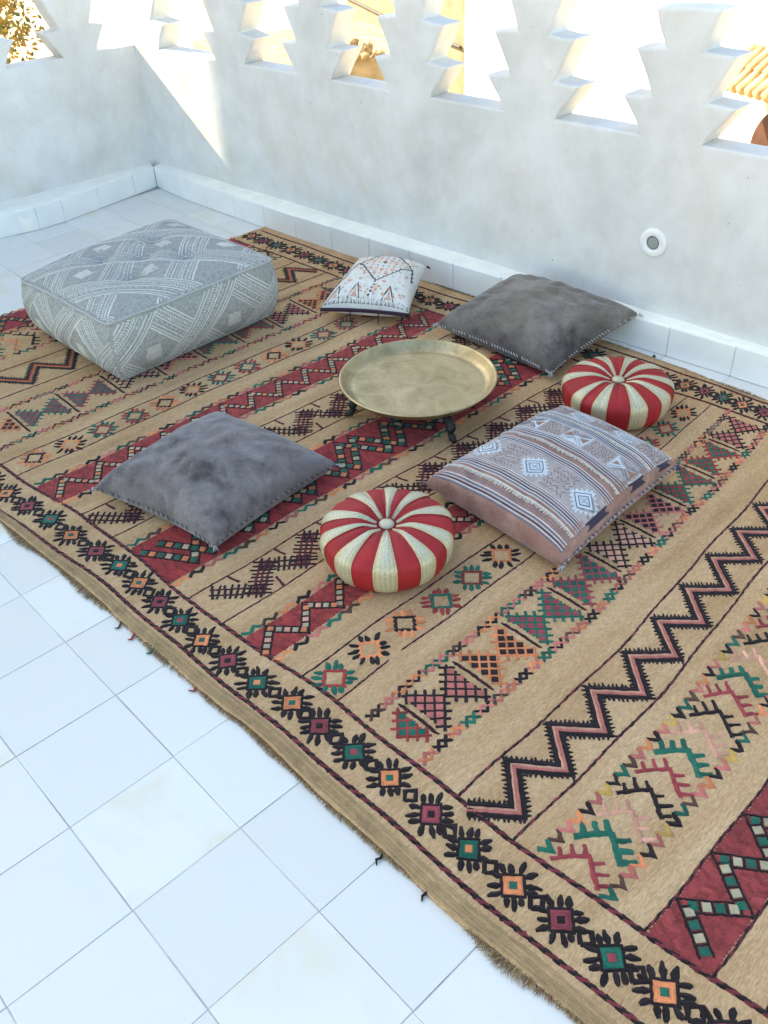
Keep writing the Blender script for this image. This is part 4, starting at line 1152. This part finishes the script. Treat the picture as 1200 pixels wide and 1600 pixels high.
# arched door + canopy on the white house
rz = R(-20); fx0 = Vector((-2.85+.547, 8.07+1.504)); ex = Vector((math.cos(rz), math.sin(rz))); ey = Vector((-math.sin(rz), math.cos(rz)))
def wpt(a, z, d): p = fx0+ex*a+ey*(-1.6-d); return Vector((p.x, p.y, z))
def arch_prism(name, ac, z0, z1, hw, d0, d1, mat, parent):
    out = [(ac-hw, z0), (ac+hw, z0)]+[(ac+hw*math.cos(t), z1-hw+hw*math.sin(t)) for t in [math.pi*i/16 for i in range(17)]]
    bm = bmesh.new(); f = [bm.verts.new(wpt(a, z, d1)) for a, z in out]; b = [bm.verts.new(wpt(a, z, d0)) for a, z in out]
    bm.faces.new(f); bm.faces.new(b[::-1]); n_ = len(out)
    for i in range(n_): bm.faces.new((f[i], b[i], b[(i+1) % n_], f[(i+1) % n_]))
    return bm_obj(name, bm, mat, parent)
AD = .14
fr = arch_prism('door', AD, -2.9, -.82, .42, .0, .05, M['wood'], wh)
for k in range(4): bm_obj('door_plank', (lambda p: box_bm(p.x, p.y, p.z, .16, .03, 1.6, rz, .008))(wpt(AD-.27+.18*k, -2.0, .06)), M['wood'], fr)
for k in range(16):
    for j in range(2):
        p = wpt(-.50+.105*k, -.50-.13*j, .10+.17*j); bm = bmesh.new()
        bmesh.ops.create_cone(bm, segments=10, radius1=.052, radius2=.044, depth=.25, cap_ends=True)
        bmesh.ops.rotate(bm, verts=bm.verts, cent=(0, 0, 0), matrix=Matrix.Rotation(rz, 3, 'Z') @ Matrix.Rotation(R(-55), 3, 'X'))
        bmesh.ops.translate(bm, verts=bm.verts, vec=p); bm_obj('roof_tile', bm, M['clay'], wh, True)
# cable on the ochre house, rubble heap at the roof edge
ex2 = Vector((math.cos(R(-24)), math.sin(R(-24)))); ey2 = Vector((-ex2.y, ex2.x)); c2 = Vector((-11.03, 13.71))
a_ = c2+ex2*-2.9-ey2*2.03; b_ = c2+ex2*2.9-ey2*2.03
v_, f_ = tube_geo([Vector((a_.x, a_.y, -1.36)), Vector(((a_.x+b_.x)/2, (a_.y+b_.y)/2, -1.42)), Vector((b_.x, b_.y, -1.38))], .022, 6); mesh_obj('cable', v_, f_, M['darkline'], och)
rub = thing('rubble_heap', (-8.6, 7.9, -1.0), 'heap of orange-brown rubble on the low roof', 'rubble')
for i in range(46):
    s_ = rng.uniform(.03, .08); r_ = rng.random()**.6*.6; th = rng.uniform(0, 6.28); bm = bmesh.new(); bmesh.ops.create_icosphere(bm, subdivisions=1, radius=s_)
    for v in bm.verts: v.co *= rng.uniform(.7, 1.2)
    bmesh.ops.translate(bm, verts=bm.verts, vec=(-8.6+r_*math.cos(th), 7.9+r_*math.sin(th)*.55, -1.0+s_*.5+.10*(1-r_)*rng.random())); bm_obj('rubble_stone', bm, M['rubble'], rub)
# leafy tree seen through the short parapet
def leaf_mat():
    m, t, b = nt('autumn_leaf'); oi = t.nodes.new('ShaderNodeVertexColor'); oi.layer_name = 'Col'
    t.links.new(oi.outputs[0], b.inputs['Base Color']); b.inputs['Roughness'].default_value = .6
    b.inputs['Transmission Weight'].default_value = 0; return m
M['leaf'] = leaf_mat()
tree = thing('leafy_tree', (-10.6, 4.1, gz), 'yellow-green leafy tree growing beyond the short parapet', 'tree')
v_, f_ = tube_geo([(-10.6, 4.1, gz), (-10.55, 4.1, -2.2), (-10.65, 4.15, -1.0), (-10.6, 4.1, 0.2)], [.16, .13, .09, .04], 8); mesh_obj('trunk', v_, f_, M['bark'], tree, smooth=True)
vs_, fs, cs = [], [], []
cl = [(Vector((-10.6+rng.gauss(0, .55), 4.1+rng.gauss(0, .55), -.4+rng.gauss(0, .75))), rng.uniform(.25, .5)) for _ in range(26)]
for c0, r0 in cl:
    for i in range(170):
        d = Vector((rng.gauss(0, 1), rng.gauss(0, 1), rng.gauss(0, 1))).normalized()*r0*rng.random()**.4; p = c0+d
        a = Vector((rng.gauss(0, 1), rng.gauss(0, 1), rng.gauss(0, 1))).normalized(); b = a.orthogonal().normalized(); s_ = rng.uniform(.03, .06); o = len(vs_)
        vs_ += [p-a*s_, p+b*s_*.5, p+a*s_, p-b*s_*.5]; fs.append((o, o+1, o+2, o+3)); k = rng.random()
        cs += [((.20, .15, .035) if k < .5 else (.10, .11, .03) if k < .85 else (.26, .14, .04))]*4
mesh_obj('crown', vs_, fs, M['leaf'], tree, cs)
print('tiles', nt_, 'objects', len(bpy.data.objects))
